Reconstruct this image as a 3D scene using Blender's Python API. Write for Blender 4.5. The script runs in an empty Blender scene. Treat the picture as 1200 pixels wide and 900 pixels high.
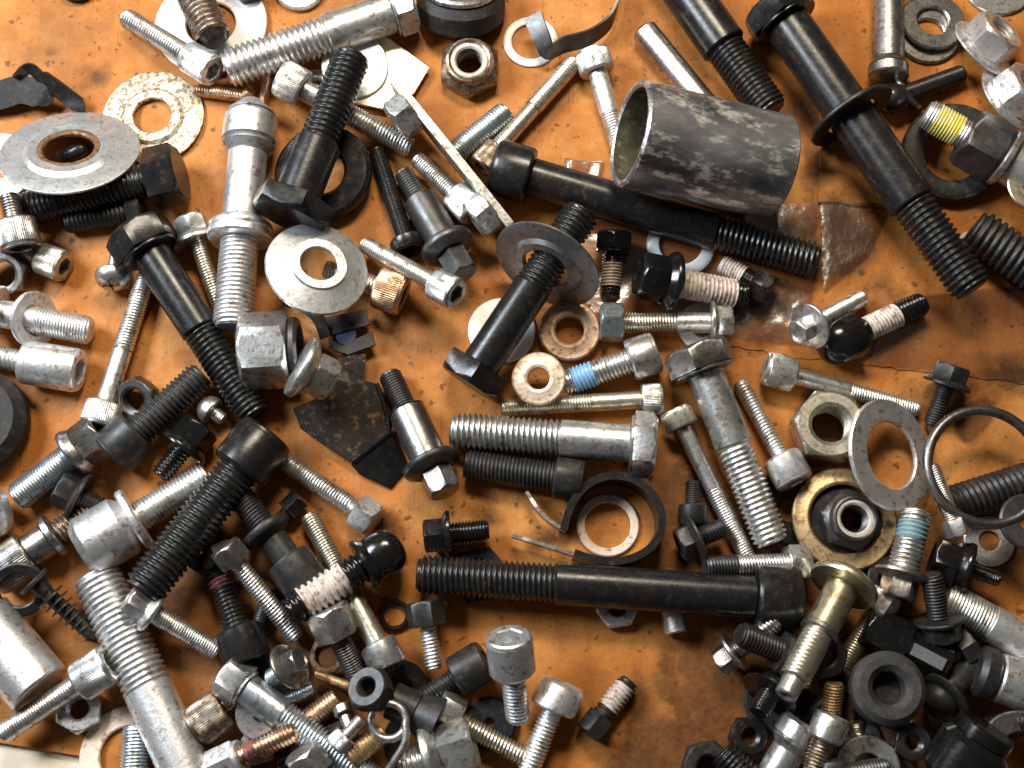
import bpy, math, random
import numpy as np
from mathutils import Vector, Matrix, Quaternion

random.seed(7)
S = bpy.context.scene
COL = S.collection

# ------------------------------------------------------------------ camera
HFOV = math.radians(44.3)
TANH = math.tan(HFOV / 2)
WIDTH = 0.32                       # metres of board across the picture at its centre
DIST = WIDTH / 2 / TANH
PITCH = math.radians(14.0)
cam_d = bpy.data.cameras.new('camera')
cam_d.sensor_fit = 'HORIZONTAL'
cam_d.angle = HFOV
cam_d.clip_start = 0.01
cam_d.clip_end = 20
cam_d.dof.use_dof = True
cam_d.dof.focus_distance = 0.395
cam_d.dof.aperture_fstop = 17.0
cam = bpy.data.objects.new('camera', cam_d)
COL.objects.link(cam)
CAMP = Vector((0, -DIST * math.sin(PITCH), DIST * math.cos(PITCH)))
cam.location = CAMP
cam.rotation_euler = (PITCH, 0, 0)
S.camera = cam
FWD = Vector((0, math.sin(PITCH), -math.cos(PITCH)))
UPV = Vector((0, math.cos(PITCH), math.sin(PITCH)))

# ------------------------------------------------------------------ light
W = bpy.data.worlds.new('World')
S.world = W
W.use_nodes = True
bg = W.node_tree.nodes['Background']
bg.inputs[0].default_value = (1.0, 0.93, 0.86, 1)
bg.inputs[1].default_value = 0.05


def area(name, loc, target, size, watts, col, sy=None):
    d = bpy.data.lights.new(name, 'AREA')
    d.shape = 'RECTANGLE'
    d.size = size
    d.size_y = sy or size
    d.energy = watts
    d.color = col
    o = bpy.data.objects.new(name, d)
    COL.objects.link(o)
    o.location = loc
    o.rotation_euler = (Vector(target) - Vector(loc)).to_track_quat('-Z', 'Y').to_euler()
    return o


area('window_light', (-0.43, 0.19, 0.43), (-0.06, 0.04, 0), 0.26, 6.2, (0.84, 0.93, 1.0), 0.18)
area('ceiling_lamp', (0.0, 0.33, 0.47), (0.0, 0.04, 0), 0.20, 3.3, (1.0, 0.88, 0.68), 0.10)
S.view_settings.view_transform = 'Standard'
S.view_settings.look = 'None'
S.view_settings.exposure = 0.0
S.view_settings.gamma = 1.0
S.view_settings.use_curve_mapping = False
S.cycles.use_denoising = True
S.cycles.max_bounces = 8

# ------------------------------------------------------------------ projection: picture point -> place on the bench
U = WIDTH / 1200.0                 # one picture unit at the board's centre, in metres


def P(x, y, z=0.0):
    d = Vector(((x - 600) / 600 * TANH, 0, 0)) + FWD + UPV * ((450 - y) / 600 * TANH)
    k = (z - CAMP.z) / d.z
    return CAMP + d * k


def unit_at(p):
    return (p - CAMP).dot(FWD) * TANH / 600


# ------------------------------------------------------------------ resting: a height map of what already lies there
RES = 0.0005
HX0, HY0, HNX, HNY = -0.24, -0.19, 960, 800
H = np.zeros((HNY, HNX))


def hidx(x, y):
    i = np.clip(((np.asarray(x) - HX0) / RES).astype(int), 0, HNX - 1)
    j = np.clip(((np.asarray(y) - HY0) / RES).astype(int), 0, HNY - 1)
    return j, i


def stamp(x, y, z):
    j, i = hidx(x, y)
    np.maximum.at(H, (j, i), z)


def upper_hull(pts):
    pts = sorted(pts)
    h = []
    for p in pts:
        if h and abs(h[-1][0] - p[0]) < 1e-9:
            if p[1] <= h[-1][1]:
                continue
            h.pop()
        while len(h) >= 2 and (h[-1][0]-h[-2][0])*(p[1]-h[-2][1]) - (h[-1][1]-h[-2][1])*(p[0]-h[-2][0]) >= 0:
            h.pop()
        h.append(p)
    return h


# ------------------------------------------------------------------ materials
MATS = {}


def nt(mat):
    mat.use_nodes = True
    t = mat.node_tree
    return t, t.nodes, t.links, t.nodes['Principled BSDF']


def coords(N, L):
    tc = N.new('ShaderNodeTexCoord')
    oi = N.new('ShaderNodeObjectInfo')
    mu = N.new('ShaderNodeMath'); mu.operation = 'MULTIPLY'; mu.inputs[1].default_value = 3.7
    ad = N.new('ShaderNodeVectorMath'); ad.operation = 'ADD'
    L.new(oi.outputs['Random'], mu.inputs[0])
    L.new(tc.outputs['Object'], ad.inputs[0])
    L.new(mu.outputs[0], ad.inputs[1])
    return ad.outputs[0], oi.outputs['Random']


def noise(N, L, vec, scale, detail=4, rough=0.6):
    n = N.new('ShaderNodeTexNoise')
    n.inputs['Scale'].default_value = scale
    n.inputs['Detail'].default_value = detail
    n.inputs['Roughness'].default_value = rough
    L.new(vec, n.inputs['Vector'])
    return n.outputs['Fac']


def ramp(N, L, fac, stops, const=False):
    r = N.new('ShaderNodeValToRGB')
    cr = r.color_ramp
    while len(cr.elements) < len(stops):
        cr.elements.new(0.5)
    for e, (p, c) in zip(cr.elements, stops):
        e.position = p
        e.color = (*c, 1) if len(c) == 3 else c
    L.new(fac, r.inputs[0])
    return r.outputs[0]


def g(v):
    return (v, v, v)


def mix(N, L, fac, a, b, mode='MIX'):
    m = N.new('ShaderNodeMix'); m.data_type = 'RGBA'; m.blend_type = mode
    if isinstance(fac, float):
        m.inputs[0].default_value = fac
    else:
        L.new(fac, m.inputs[0])
    for s, v in ((6, a), (7, b)):
        if isinstance(v, tuple):
            m.inputs[s].default_value = (*v, 1)
        else:
            L.new(v, m.inputs[s])
    return m.outputs[2]


def bump(N, L, height, bs, strength=0.3, dist=0.0002):
    b = N.new('ShaderNodeBump')
    b.inputs['Strength'].default_value = strength
    b.inputs['Distance'].default_value = dist
    L.new(height, b.inputs['Height'])
    L.new(b.outputs[0], bs.inputs['Normal'])


def metal(name, c1, c2, r1, r2, met=1.0, dirt=None, dirt_amt=0.55, spec=0.5, bmp=0.25, blotch=160, coat=0.0, dscale=380, stretch=None):
    """metal or coated surface: two tones in blotches, grime in patches, uneven gloss, fine pitting"""
    m = bpy.data.materials.new(name)
    t, N, L, bs = nt(m)
    v, rnd = coords(N, L)
    if stretch:
        sm = N.new('ShaderNodeMapping'); sm.inputs['Scale'].default_value = stretch
        sm.inputs['Rotation'].default_value = (0.25, 0.2, 0.3)
        L.new(v, sm.inputs['Vector']); v = sm.outputs[0]
    n1 = noise(N, L, v, blotch, 5, 0.65)
    n2 = noise(N, L, v, 900, 3, 0.6)
    n3 = noise(N, L, v, dscale, 8, 0.74)
    c = ramp(N, L, n1, [(0.36, c1), (0.66, c2)])
    if dirt:
        f = ramp(N, L, n3, [(dirt_amt - 0.055, g(0)), (dirt_amt + 0.045, g(0.9))])
        c = mix(N, L, f, c, dirt)
    tone = ramp(N, L, rnd, [(0.0, g(0.82)), (1.0, g(1.12))])
    c = mix(N, L, 1.0, c, tone, 'MULTIPLY')
    L.new(c, bs.inputs['Base Color'])
    rr = ramp(N, L, n3, [(0.3, g(r1)), (0.7, g(r2))])
    L.new(rr, bs.inputs['Roughness'])
    bs.inputs['Metallic'].default_value = met
    bs.inputs['Specular IOR Level'].default_value = spec
    if coat:
        bs.inputs['Coat Weight'].default_value = coat
        bs.inputs['Coat Roughness'].default_value = 0.12
    ad = N.new('ShaderNodeMath'); ad.operation = 'ADD'
    L.new(n2, ad.inputs[0]); L.new(n3, ad.inputs[1])
    bump(N, L, ad.outputs[0], bs, bmp, 0.00012)
    MATS[name] = m
    return m


metal('zinc', (0.78, 0.785, 0.785), (0.56, 0.55, 0.53), 0.25, 0.48, 0.92, (0.22, 0.165, 0.11), 0.56, bmp=0.45)
metal('zinc_bright', (0.80, 0.80, 0.80), (0.66, 0.65, 0.62), 0.16, 0.30, 1.0, (0.40, 0.33, 0.24), 0.62)
metal('zinc_white', (0.88, 0.88, 0.90), (0.72, 0.71, 0.71), 0.30, 0.52, 0.86, (0.28, 0.21, 0.16), 0.57, bmp=0.6)
metal('zinc_blue', (0.56, 0.64, 0.69), (0.42, 0.46, 0.49), 0.24, 0.46, 0.9, (0.18, 0.15, 0.115), 0.57, bmp=0.4)
metal('zinc_yellow', (0.70, 0.65, 0.51), (0.56, 0.53, 0.46), 0.24, 0.46, 0.9, (0.24, 0.165, 0.09), 0.57, bmp=0.4)
metal('yellow_chromate', (0.66, 0.59, 0.40), (0.52, 0.47, 0.34), 0.28, 0.46, 0.95, (0.30, 0.165, 0.075), 0.56)
metal('steel_mid', (0.27, 0.265, 0.26), (0.17, 0.165, 0.16), 0.28, 0.48, 0.95, (0.13, 0.09, 0.06), 0.57)
metal('steel', (0.52, 0.50, 0.485), (0.36, 0.34, 0.325), 0.24, 0.48, 1.0, (0.14, 0.10, 0.075), 0.56, bmp=0.4)
metal('steel_worn', (0.44, 0.38, 0.31), (0.26, 0.215, 0.17), 0.32, 0.52, 0.95, (0.13, 0.07, 0.04), 0.51, bmp=0.5)
metal('steel_dark', (0.105, 0.105, 0.108), (0.065, 0.062, 0.06), 0.32, 0.52, 0.8, (0.16, 0.105, 0.06), 0.61)
metal('black_oxide', (0.008, 0.008, 0.009), (0.016, 0.0145, 0.0135), 0.20, 0.38, 0.0, (0.050, 0.034, 0.022), 0.61, spec=0.42, bmp=0.22)
metal('black_dull', (0.012, 0.012, 0.0125), (0.021, 0.019, 0.018), 0.34, 0.54, 0.0, (0.05, 0.036, 0.024), 0.585, spec=0.42, bmp=0.35)
metal('black_gloss', (0.005, 0.005, 0.0055), (0.009, 0.0085, 0.008), 0.12, 0.26, 0.0, (0.03, 0.022, 0.016), 0.63, spec=0.55, bmp=0.25)
metal('rubber', (0.012, 0.012, 0.013), (0.021, 0.019, 0.018), 0.5, 0.7, 0.0, (0.06, 0.042, 0.03), 0.57, spec=0.3, bmp=0.5)
metal('rubber_grey', (0.050, 0.048, 0.048), (0.030, 0.029, 0.028), 0.5, 0.7, 0.0, (0.08, 0.06, 0.045), 0.57, spec=0.3, bmp=0.5)
metal('rusty', (0.30, 0.16, 0.07), (0.15, 0.085, 0.05), 0.45, 0.65, 0.4, (0.06, 0.03, 0.018), 0.52, bmp=0.8)
metal('rusty_dark', (0.040, 0.030, 0.022), (0.014, 0.013, 0.0125), 0.16, 0.34, 0.3, (0.20, 0.10, 0.038), 0.60, bmp=0.35, blotch=70, coat=0.7)
metal('bronze', (0.66, 0.46, 0.31), (0.54, 0.35, 0.22), 0.28, 0.48, 1.0, (0.20, 0.10, 0.05), 0.55, bmp=0.4)
metal('copper_dull', (0.74, 0.52, 0.36), (0.60, 0.38, 0.23), 0.42, 0.62, 0.65, (0.26, 0.12, 0.055), 0.57, bmp=0.9)
metal('brass_dirty', (0.58, 0.42, 0.235), (0.44, 0.30, 0.155), 0.36, 0.56, 0.8, (0.19, 0.11, 0.05), 0.56, bmp=0.8)
metal('brass_pale', (0.92, 0.80, 0.62), (0.86, 0.72, 0.52), 0.26, 0.42, 1.0, (0.55, 0.38, 0.2), 0.66)
metal('alloy_white', (0.86, 0.86, 0.86), (0.78, 0.77, 0.75), 0.42, 0.6, 0.1, (0.50, 0.40, 0.31), 0.62, bmp=0.4)
metal('spacer_pale', (0.80, 0.68, 0.54), (0.70, 0.56, 0.42), 0.36, 0.55, 0.5, (0.33, 0.19, 0.10), 0.56, bmp=0.6)
metal('fibre_pale', (0.74, 0.60, 0.50), (0.64, 0.48, 0.37), 0.5, 0.7, 0.0, (0.30, 0.16, 0.09), 0.59, bmp=0.6)
metal('pitted', (0.76, 0.64, 0.48), (0.64, 0.51, 0.36), 0.36, 0.56, 0.6, (0.13, 0.075, 0.04), 0.515, bmp=0.9, dscale=700)
metal('washer_grey', (0.76, 0.77, 0.78), (0.56, 0.565, 0.57), 0.30, 0.52, 0.82, (0.30, 0.25, 0.20), 0.57, bmp=0.5)
metal('washer_dark', (0.30, 0.305, 0.31), (0.21, 0.21, 0.212), 0.30, 0.48, 0.85, (0.12, 0.095, 0.07), 0.58)
metal('sleeve_scuffed', (0.09, 0.087, 0.09), (0.36, 0.345, 0.35), 0.24, 0.42, 0.7, (0.84, 0.79, 0.72), 0.57, bmp=0.5, blotch=60, dscale=150, stretch=(1.0, 1.3, 0.6))
metal('sleeve_inside', (0.15, 0.14, 0.08), (0.08, 0.075, 0.045), 0.2, 0.4, 0.5, (0.26, 0.27, 0.2), 0.58)
metal('chrome', (0.85, 0.86, 0.9), (0.8, 0.8, 0.84), 0.25, 0.4, 0.9)
metal('lock_white', (0.72, 0.61, 0.56), (0.52, 0.42, 0.37), 0.45, 0.65, 0.1, (0.17, 0.12, 0.10), 0.56, bmp=0.6)
metal('lock_tan', (0.50, 0.37, 0.27), (0.36, 0.26, 0.19), 0.45, 0.65, 0.1, (0.14, 0.1, 0.08), 0.57)
metal('lock_red', (0.40, 0.10, 0.09), (0.16, 0.05, 0.045), 0.4, 0.6, 0.1, (0.03, 0.025, 0.025), 0.54)
metal('lock_blue', (0.085, 0.26, 0.58), (0.20, 0.38, 0.62), 0.4, 0.6, 0.15, (0.45, 0.45, 0.46), 0.60)
metal('lock_teal', (0.11, 0.24, 0.29), (0.22, 0.32, 0.36), 0.4, 0.6, 0.2, (0.35, 0.35, 0.35), 0.59)
metal('paint_yellow', (0.78, 0.62, 0.015), (0.70, 0.58, 0.10), 0.4, 0.6, 0.0, (0.72, 0.70, 0.58), 0.54)
metal('nylon', (0.50, 0.47, 0.42), (0.38, 0.34, 0.29), 0.35, 0.5, 0.0, (0.2, 0.15, 0.1), 0.58)
metal('plastic_blue', (0.03, 0.06, 0.14), (0.05, 0.09, 0.18), 0.3, 0.5, 0.0)


def make_cardboard():
    m = bpy.data.materials.new('cardboard')
    t, N, L, bs = nt(m)
    tc = N.new('ShaderNodeTexCoord')
    v = tc.outputs['Object']
    big = noise(N, L, v, 11, 5, 0.62)
    mid = noise(N, L, v, 60, 8, 0.72)
    fine = noise(N, L, v, 420, 5, 0.7)
    c = ramp(N, L, big, [(0.34, (0.36, 0.124, 0.022)), (0.52, (0.44, 0.168, 0.035)), (0.68, (0.51, 0.222, 0.060))])
    c = mix(N, L, ramp(N, L, mid, [(0.48, g(0)), (0.64, g(0.62))]), c, (0.30, 0.085, 0.013))
    c = mix(N, L, ramp(N, L, mid, [(0.34, g(0.5)), (0.47, g(0))]), c, (0.57, 0.245, 0.068))
    # rubbed fibre streaks along the flutes
    mp = N.new('ShaderNodeMapping'); mp.inputs['Scale'].default_value = (240, 16, 1)
    L.new(v, mp.inputs['Vector'])
    sk = noise(N, L, mp.outputs[0], 1.0, 5, 0.6)
    c = mix(N, L, ramp(N, L, sk, [(0.56, g(0)), (0.74, g(0.38))]), c, (0.27, 0.075, 0.012))
    # oil and grime stains, plus shade painted in holes, heaps and gaps, ragged edges
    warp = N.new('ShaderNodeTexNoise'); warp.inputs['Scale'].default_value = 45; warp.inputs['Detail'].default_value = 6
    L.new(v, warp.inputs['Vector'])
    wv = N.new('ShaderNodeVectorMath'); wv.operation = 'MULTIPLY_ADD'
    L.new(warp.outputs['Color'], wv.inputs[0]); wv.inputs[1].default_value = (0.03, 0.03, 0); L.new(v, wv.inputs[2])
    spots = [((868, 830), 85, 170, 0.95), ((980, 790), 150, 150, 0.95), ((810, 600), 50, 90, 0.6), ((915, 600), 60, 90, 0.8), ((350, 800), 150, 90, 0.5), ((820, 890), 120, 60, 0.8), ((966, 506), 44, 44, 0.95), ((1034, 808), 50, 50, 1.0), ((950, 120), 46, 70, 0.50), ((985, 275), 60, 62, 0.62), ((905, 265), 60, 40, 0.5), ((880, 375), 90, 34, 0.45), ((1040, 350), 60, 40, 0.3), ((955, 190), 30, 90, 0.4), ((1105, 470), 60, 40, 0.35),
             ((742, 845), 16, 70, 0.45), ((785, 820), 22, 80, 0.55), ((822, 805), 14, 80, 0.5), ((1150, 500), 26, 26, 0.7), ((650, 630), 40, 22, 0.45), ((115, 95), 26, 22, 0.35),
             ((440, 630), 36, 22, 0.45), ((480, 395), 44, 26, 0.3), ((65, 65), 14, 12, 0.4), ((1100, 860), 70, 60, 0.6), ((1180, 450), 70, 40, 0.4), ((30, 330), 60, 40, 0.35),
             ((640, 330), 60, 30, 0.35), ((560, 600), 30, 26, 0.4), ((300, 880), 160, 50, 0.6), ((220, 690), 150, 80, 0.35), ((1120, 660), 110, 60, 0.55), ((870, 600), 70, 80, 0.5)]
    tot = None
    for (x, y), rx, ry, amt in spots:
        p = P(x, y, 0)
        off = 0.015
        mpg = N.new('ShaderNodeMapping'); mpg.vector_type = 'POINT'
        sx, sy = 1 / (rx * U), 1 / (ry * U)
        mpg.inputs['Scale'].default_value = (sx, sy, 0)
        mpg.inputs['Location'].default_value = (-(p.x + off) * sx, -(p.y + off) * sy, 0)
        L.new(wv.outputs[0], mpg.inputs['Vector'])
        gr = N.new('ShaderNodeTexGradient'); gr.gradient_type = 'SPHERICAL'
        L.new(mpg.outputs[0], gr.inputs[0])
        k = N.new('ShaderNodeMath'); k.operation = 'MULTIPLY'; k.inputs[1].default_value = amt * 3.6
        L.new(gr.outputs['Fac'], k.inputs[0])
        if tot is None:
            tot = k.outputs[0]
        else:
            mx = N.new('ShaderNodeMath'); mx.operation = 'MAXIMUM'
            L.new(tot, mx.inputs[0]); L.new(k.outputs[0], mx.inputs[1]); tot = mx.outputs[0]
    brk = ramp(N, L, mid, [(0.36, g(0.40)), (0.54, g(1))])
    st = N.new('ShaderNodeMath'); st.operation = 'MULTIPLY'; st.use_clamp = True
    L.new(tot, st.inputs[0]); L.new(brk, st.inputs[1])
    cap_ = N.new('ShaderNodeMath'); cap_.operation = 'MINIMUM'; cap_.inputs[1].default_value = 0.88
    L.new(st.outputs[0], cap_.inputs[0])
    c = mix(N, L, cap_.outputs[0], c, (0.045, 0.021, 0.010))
    # hand grime: soft grey brown smudges all over
    sm = noise(N, L, v, 28, 9, 0.70)
    c = mix(N, L, ramp(N, L, sm, [(0.50, g(0)), (0.63, g(0.62))]), c, (0.20, 0.085, 0.026))
    # specks of dirt, ragged, of many sizes
    jit = N.new('ShaderNodeTexNoise'); jit.inputs['Scale'].default_value = 600; jit.inputs['Detail'].default_value = 3
    L.new(v, jit.inputs['Vector'])
    jv = N.new('ShaderNodeVectorMath'); jv.operation = 'MULTIPLY_ADD'
    L.new(jit.outputs['Color'], jv.inputs[0]); jv.inputs[1].default_value = (0.0032, 0.0032, 0); L.new(v, jv.inputs[2])
    for scl, k, amt in ((300, 0.36, 0.8), (680, 0.46, 0.7), (110, 0.15, 0.6)):
        vo = N.new('ShaderNodeTexVoronoi'); vo.inputs['Scale'].default_value = scl
        L.new(jv.outputs[0], vo.inputs['Vector'])
        sp = N.new('ShaderNodeSeparateColor'); L.new(vo.outputs['Color'], sp.inputs[0])
        pw = N.new('ShaderNodeMath'); pw.operation = 'POWER'; pw.inputs[1].default_value = 5.0
        L.new(sp.outputs[0], pw.inputs[0])
        th = N.new('ShaderNodeMath'); th.operation = 'MULTIPLY_ADD'; th.inputs[1].default_value = k
        L.new(pw.outputs[0], th.inputs[0])
        neg = N.new('ShaderNodeMath'); neg.operation = 'MULTIPLY'; neg.inputs[1].default_value = -1.0
        L.new(vo.outputs['Distance'], neg.inputs[0]); L.new(neg.outputs[0], th.inputs[2])
        c = mix(N, L, ramp(N, L, th.outputs[0], [(0.0, g(0)), (0.10, g(amt))]), c, (0.075, 0.032, 0.014))
    c = mix(N, L, ramp(N, L, fine, [(0.35, g(0.30)), (0.62, g(0))]), c, (0.33, 0.105, 0.02))
    # scratches
    for rot, sc, th in ((0.35, (700, 20, 1), 0.675), (-0.9, (600, 16, 1), 0.685), (1.45, (800, 18, 1), 0.68)):
        mp = N.new('ShaderNodeMapping'); mp.inputs['Scale'].default_value = sc
        mp.inputs['Rotation'].default_value = (0, 0, rot)
        L.new(v, mp.inputs['Vector'])
        sn = noise(N, L, mp.outputs[0], 1.0, 3, 0.5)
        c = mix(N, L, ramp(N, L, sn, [(th, g(0)), (th + .05, g(0.5))]), c, (0.19, 0.065, 0.016))
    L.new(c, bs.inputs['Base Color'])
    L.new(ramp(N, L, mid, [(0.3, g(0.40)), (0.7, g(0.62))]), bs.inputs['Roughness'])
    bs.inputs['Specular IOR Level'].default_value = 0.16
    wvt = N.new('ShaderNodeTexWave'); wvt.inputs['Scale'].default_value = 38
    wvt.bands_direction = 'X'; wvt.inputs['Distortion'].default_value = 1.5
    wvt.inputs['Detail'].default_value = 2
    L.new(v, wvt.inputs['Vector'])
    a1 = N.new('ShaderNodeMath'); a1.operation = 'MULTIPLY_ADD'; a1.inputs[1].default_value = 0.25
    L.new(wvt.outputs['Fac'], a1.inputs[0]); L.new(mid, a1.inputs[2])
    a2 = N.new('ShaderNodeMath'); a2.operation = 'MULTIPLY_ADD'; a2.inputs[1].default_value = 0.6
    L.new(fine, a2.inputs[0]); L.new(a1.outputs[0], a2.inputs[2])
    bump(N, L, a2.outputs[0], bs, 0.7, 0.0006)
    MATS['cardboard'] = m


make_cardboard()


def make_plain(name, c1, c2, r, scale=80):
    m = bpy.data.materials.new(name)
    t, N, L, bs = nt(m)
    tc = N.new('ShaderNodeTexCoord')
    n = noise(N, L, tc.outputs['Object'], scale, 6, 0.65)
    L.new(ramp(N, L, n, [(0.35, c1), (0.65, c2)]), bs.inputs['Base Color'])
    bs.inputs['Roughness'].default_value = r
    bump(N, L, n, bs, 0.4, 0.0003)
    MATS[name] = m


make_plain('pale_board', (0.72, 0.56, 0.40), (0.80, 0.68, 0.54), 0.6)


def make_tape():
    m = bpy.data.materials.new('clear_tape')
    t, N, L, bs = nt(m)
    tc = N.new('ShaderNodeTexCoord')
    v = tc.outputs['Object']
    tr = N.new('ShaderNodeBsdfTransparent'); tr.inputs[0].default_value = (0.79, 0.75, 0.71, 1)
    gl = N.new('ShaderNodeBsdfGlossy'); gl.inputs['Roughness'].default_value = 0.2
    gl.inputs[0].default_value = (1, 1, 1, 1)
    n = noise(N, L, v, 95, 5, 0.6)
    n2 = noise(N, L, v, 30, 4, 0.6)
    lw = N.new('ShaderNodeFresnel'); lw.inputs['IOR'].default_value = 1.5
    f = N.new('ShaderNodeMath'); f.operation = 'MULTIPLY_ADD'; f.inputs[1].default_value = 1.8; f.inputs[2].default_value = 0.07
    L.new(lw.outputs[0], f.inputs[0])
    ms = N.new('ShaderNodeMixShader')
    L.new(f.outputs[0], ms.inputs[0]); L.new(tr.outputs[0], ms.inputs[1]); L.new(gl.outputs[0], ms.inputs[2])
    b = N.new('ShaderNodeBump'); b.inputs['Strength'].default_value = 0.5; b.inputs['Distance'].default_value = 0.0006
    L.new(n, b.inputs['Height'])
    L.new(b.outputs[0], gl.inputs['Normal']); L.new(b.outputs[0], lw.inputs['Normal'])
    out = [x for x in N if x.type == 'OUTPUT_MATERIAL'][0]
    L.new(ms.outputs[0], out.inputs['Surface'])
    N.remove(bs)
    MATS['clear_tape'] = m


make_tape()


# ------------------------------------------------------------------ mesh helpers
def mesh_obj(name, verts, faces, mat, parent=None, sharp=32, smooth=True):
    me = bpy.data.meshes.new(name)
    me.from_pydata([tuple(v) for v in verts], [], faces)
    me.materials.append(MATS[mat])
    if smooth:
        me.polygons.foreach_set('use_smooth', [True] * len(me.polygons))
        if sharp:
            me.set_sharp_from_angle(angle=math.radians(sharp))
    me.update()
    o = bpy.data.objects.new(name, me)
    COL.objects.link(o)
    if parent is not None:
        o.parent = parent
    return o


def lathe(rings, n=40, cap0=True, cap1=True, loop=False):
    """rings: (z, radius or n radii) from bottom outwards to top"""
    V, F = [], []
    th = np.arange(n) * 2 * math.pi / n
    c, s = np.cos(th), np.sin(th)
    for z, r in rings:
        r = np.broadcast_to(np.asarray(r, float), (n,))
        V += list(zip(r * c, r * s, [z] * n))
    m = len(rings)
    for k in range(m if loop else m - 1):
        a, b = k * n, ((k + 1) % m) * n
        for j in range(n):
            q = (j + 1) % n
            F.append((a + j, a + q, b + q, b + j))
    if not loop:
        if cap0:
            F.append(tuple(range(n - 1, -1, -1)))
        if cap1:
            F.append(tuple(range((m - 1) * n, m * n)))
    return V, F


def hexr(n, rc):
    th = np.arange(n) * 360.0 / n
    a = rc * math.cos(math.pi / 6)
    return a / np.cos(np.radians((th % 60) - 30))


def m_thread(L, d, pf=0.15, n=None, taper=True, cap_end=True):
    n = n or (20 if d > 0.006 else 16)
    p = max(d * pf, 0.0006)
    r0, r1 = d / 2, d / 2 - 0.47 * p
    ph = [0.0, 0.30, 0.55, 0.76]
    rr = [r0, r0, r1, r1]
    K = int(math.ceil(L / p) + 2) * 4
    V, F = [], []
    for k in range(K + 1):
        base = (k // 4 - 1 + ph[k % 4]) * p
        for j in range(n):
            z = min(max(base + p * j / n, 0.0), L)
            r = rr[k % 4]
            if taper:
                r *= 0.80 + 0.20 * min(1.0, z / (1.1 * p))
            a = 2 * math.pi * j / n
            V.append((r * math.cos(a), r * math.sin(a), z))
    for k in range(K):
        for j in range(n):
            if j < n - 1:
                q = (k * n + j, k * n + j + 1, (k + 1) * n + j + 1, (k + 1) * n + j)
            else:
                if k + 5 > K:
                    continue
                q = (k * n + j, (k + 4) * n, (k + 5) * n, (k + 1) * n + j)
            zs = [V[i][2] for i in q]
            if max(zs) - min(zs) > 1e-7:
                F.append(q)
    b = len(V)
    rc = (r0 * 0.8 if taper else r1)
    V += [(rc * 0.97 * math.cos(2*math.pi*j/n), rc * 0.97 * math.sin(2*math.pi*j/n), 0.00001) for j in range(n)]
    F.append(tuple(range(b + n - 1, b - 1, -1)))
    if cap_end:
        b = len(V)
        V += [(r1 * math.cos(2*math.pi*j/n), r1 * math.sin(2*math.pi*j/n), L) for j in range(n)]
        F.append(tuple(range(b, b + n)))
    return V, F


def m_cyl(L, d, bev=0.04, n=40):
    r, b = d / 2, min(d * bev, L * 0.3)
    return lathe([(0, r - b), (b, r), (L - b, r), (L, r - b)], n)


def m_cone(L, d0, d1, n=40):
    return lathe([(0, d0 / 2), (L, d1 / 2)], n)


def m_hex(L, d, n=48, both=False, dish=0.0):
    rc = d / 2
    hx = hexr(n, rc)
    a = rc * math.cos(math.pi / 6)
    ch = min(0.075 * d, L * 0.4)
    R = []
    if both:
        for f in (1, 0.75, 0.5, 0.25, 0):
            R.append((ch * (1 - f), np.minimum(hx, 0.95 * a + (rc - 0.95 * a) * (1 - f))))
    else:
        R += [(0, hx * 0.985), (0.012 * d, hx)]
    for f in (0, 0.25, 0.5, 0.75, 1):
        R.append((L - ch * (1 - f), np.minimum(hx, rc - (rc - 0.95 * a) * f)))
    if dish:
        R += [(L, a * 0.80), (L - dish * d, a * 0.66)]
    return lathe(R, n)


def m_sock(L, d, knurl=True, af=0.29):
    n = 180 if knurl else 72
    r = d / 2
    k = np.arange(n)
    rk = np.where(k % 3 == 0, r * 0.968, r) if knurl else np.full(n, r)
    hx = hexr(n, af * d)
    R = [(0, r * 0.93), (0.03 * d, r * 0.965), (0.05 * d, rk), (L - 0.11 * d, rk), (L - 0.09 * d, r * 0.975), (L - 0.03 * d, r * 0.95),
         (L, r * 0.87), (L, np.minimum(hx * 1.10, r * .8)), (L - 0.03 * d, hx), (L - min(0.6 * L, 0.5*d), hx)]
    return lathe(R, n)


def m_dome(L, d, cross=False, n=48, straight=None):
    r = d / 2
    st = straight if straight is not None else (0.5 if L > 0.55 * d else 0.08)
    z0 = L * st
    R = [(0, r * 0.95), (0.04 * d, r), (max(z0, 0.05 * d), r)]
    z0 = R[-1][0]
    for a in (12, 25, 38, 50, 62, 72):
        A = math.radians(a)
        R.append((z0 + (L - z0) * (math.sin(A) / math.sin(math.radians(76))), r * math.cos(A) ** 0.75))
    if cross:
        th = (np.arange(n) * 360 / n) % 90
        arm = (th < 9) | (th > 81)
        rr = np.where(arm, r * 0.5, r * 0.14)
        R = R[:-1] + [(L * .99, np.maximum(rr, r * 0.40)), (L * 0.97, rr), (L * 0.45, rr * 0.6)]
    else:
        R.append((L, r * 0.10))
    return lathe(R, n)


def m_flange(L, d, dtop, n=48):
    r = d / 2
    return lathe([(0, r * 0.97), (L * 0.12, r), (L * 0.42, r), (L * 0.55, r * 0.97), (L, dtop / 2)], n)


def m_fins(L, d):
    R = []
    k = max(4, int(L / (d * 0.23)))
    for i in range(k):
        z = L * i / k
        f = min(1, 0.45 + 0.6 * i / k)
        R += [(z, d * 0.22), (z + 0.01 * L, d * 0.5 * f), (z + 0.035 * L, d * 0.49 * f), (z + 0.05 * L, d * 0.23)]
    R.append((L, d * 0.22))
    return lathe(R, 24)


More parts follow.
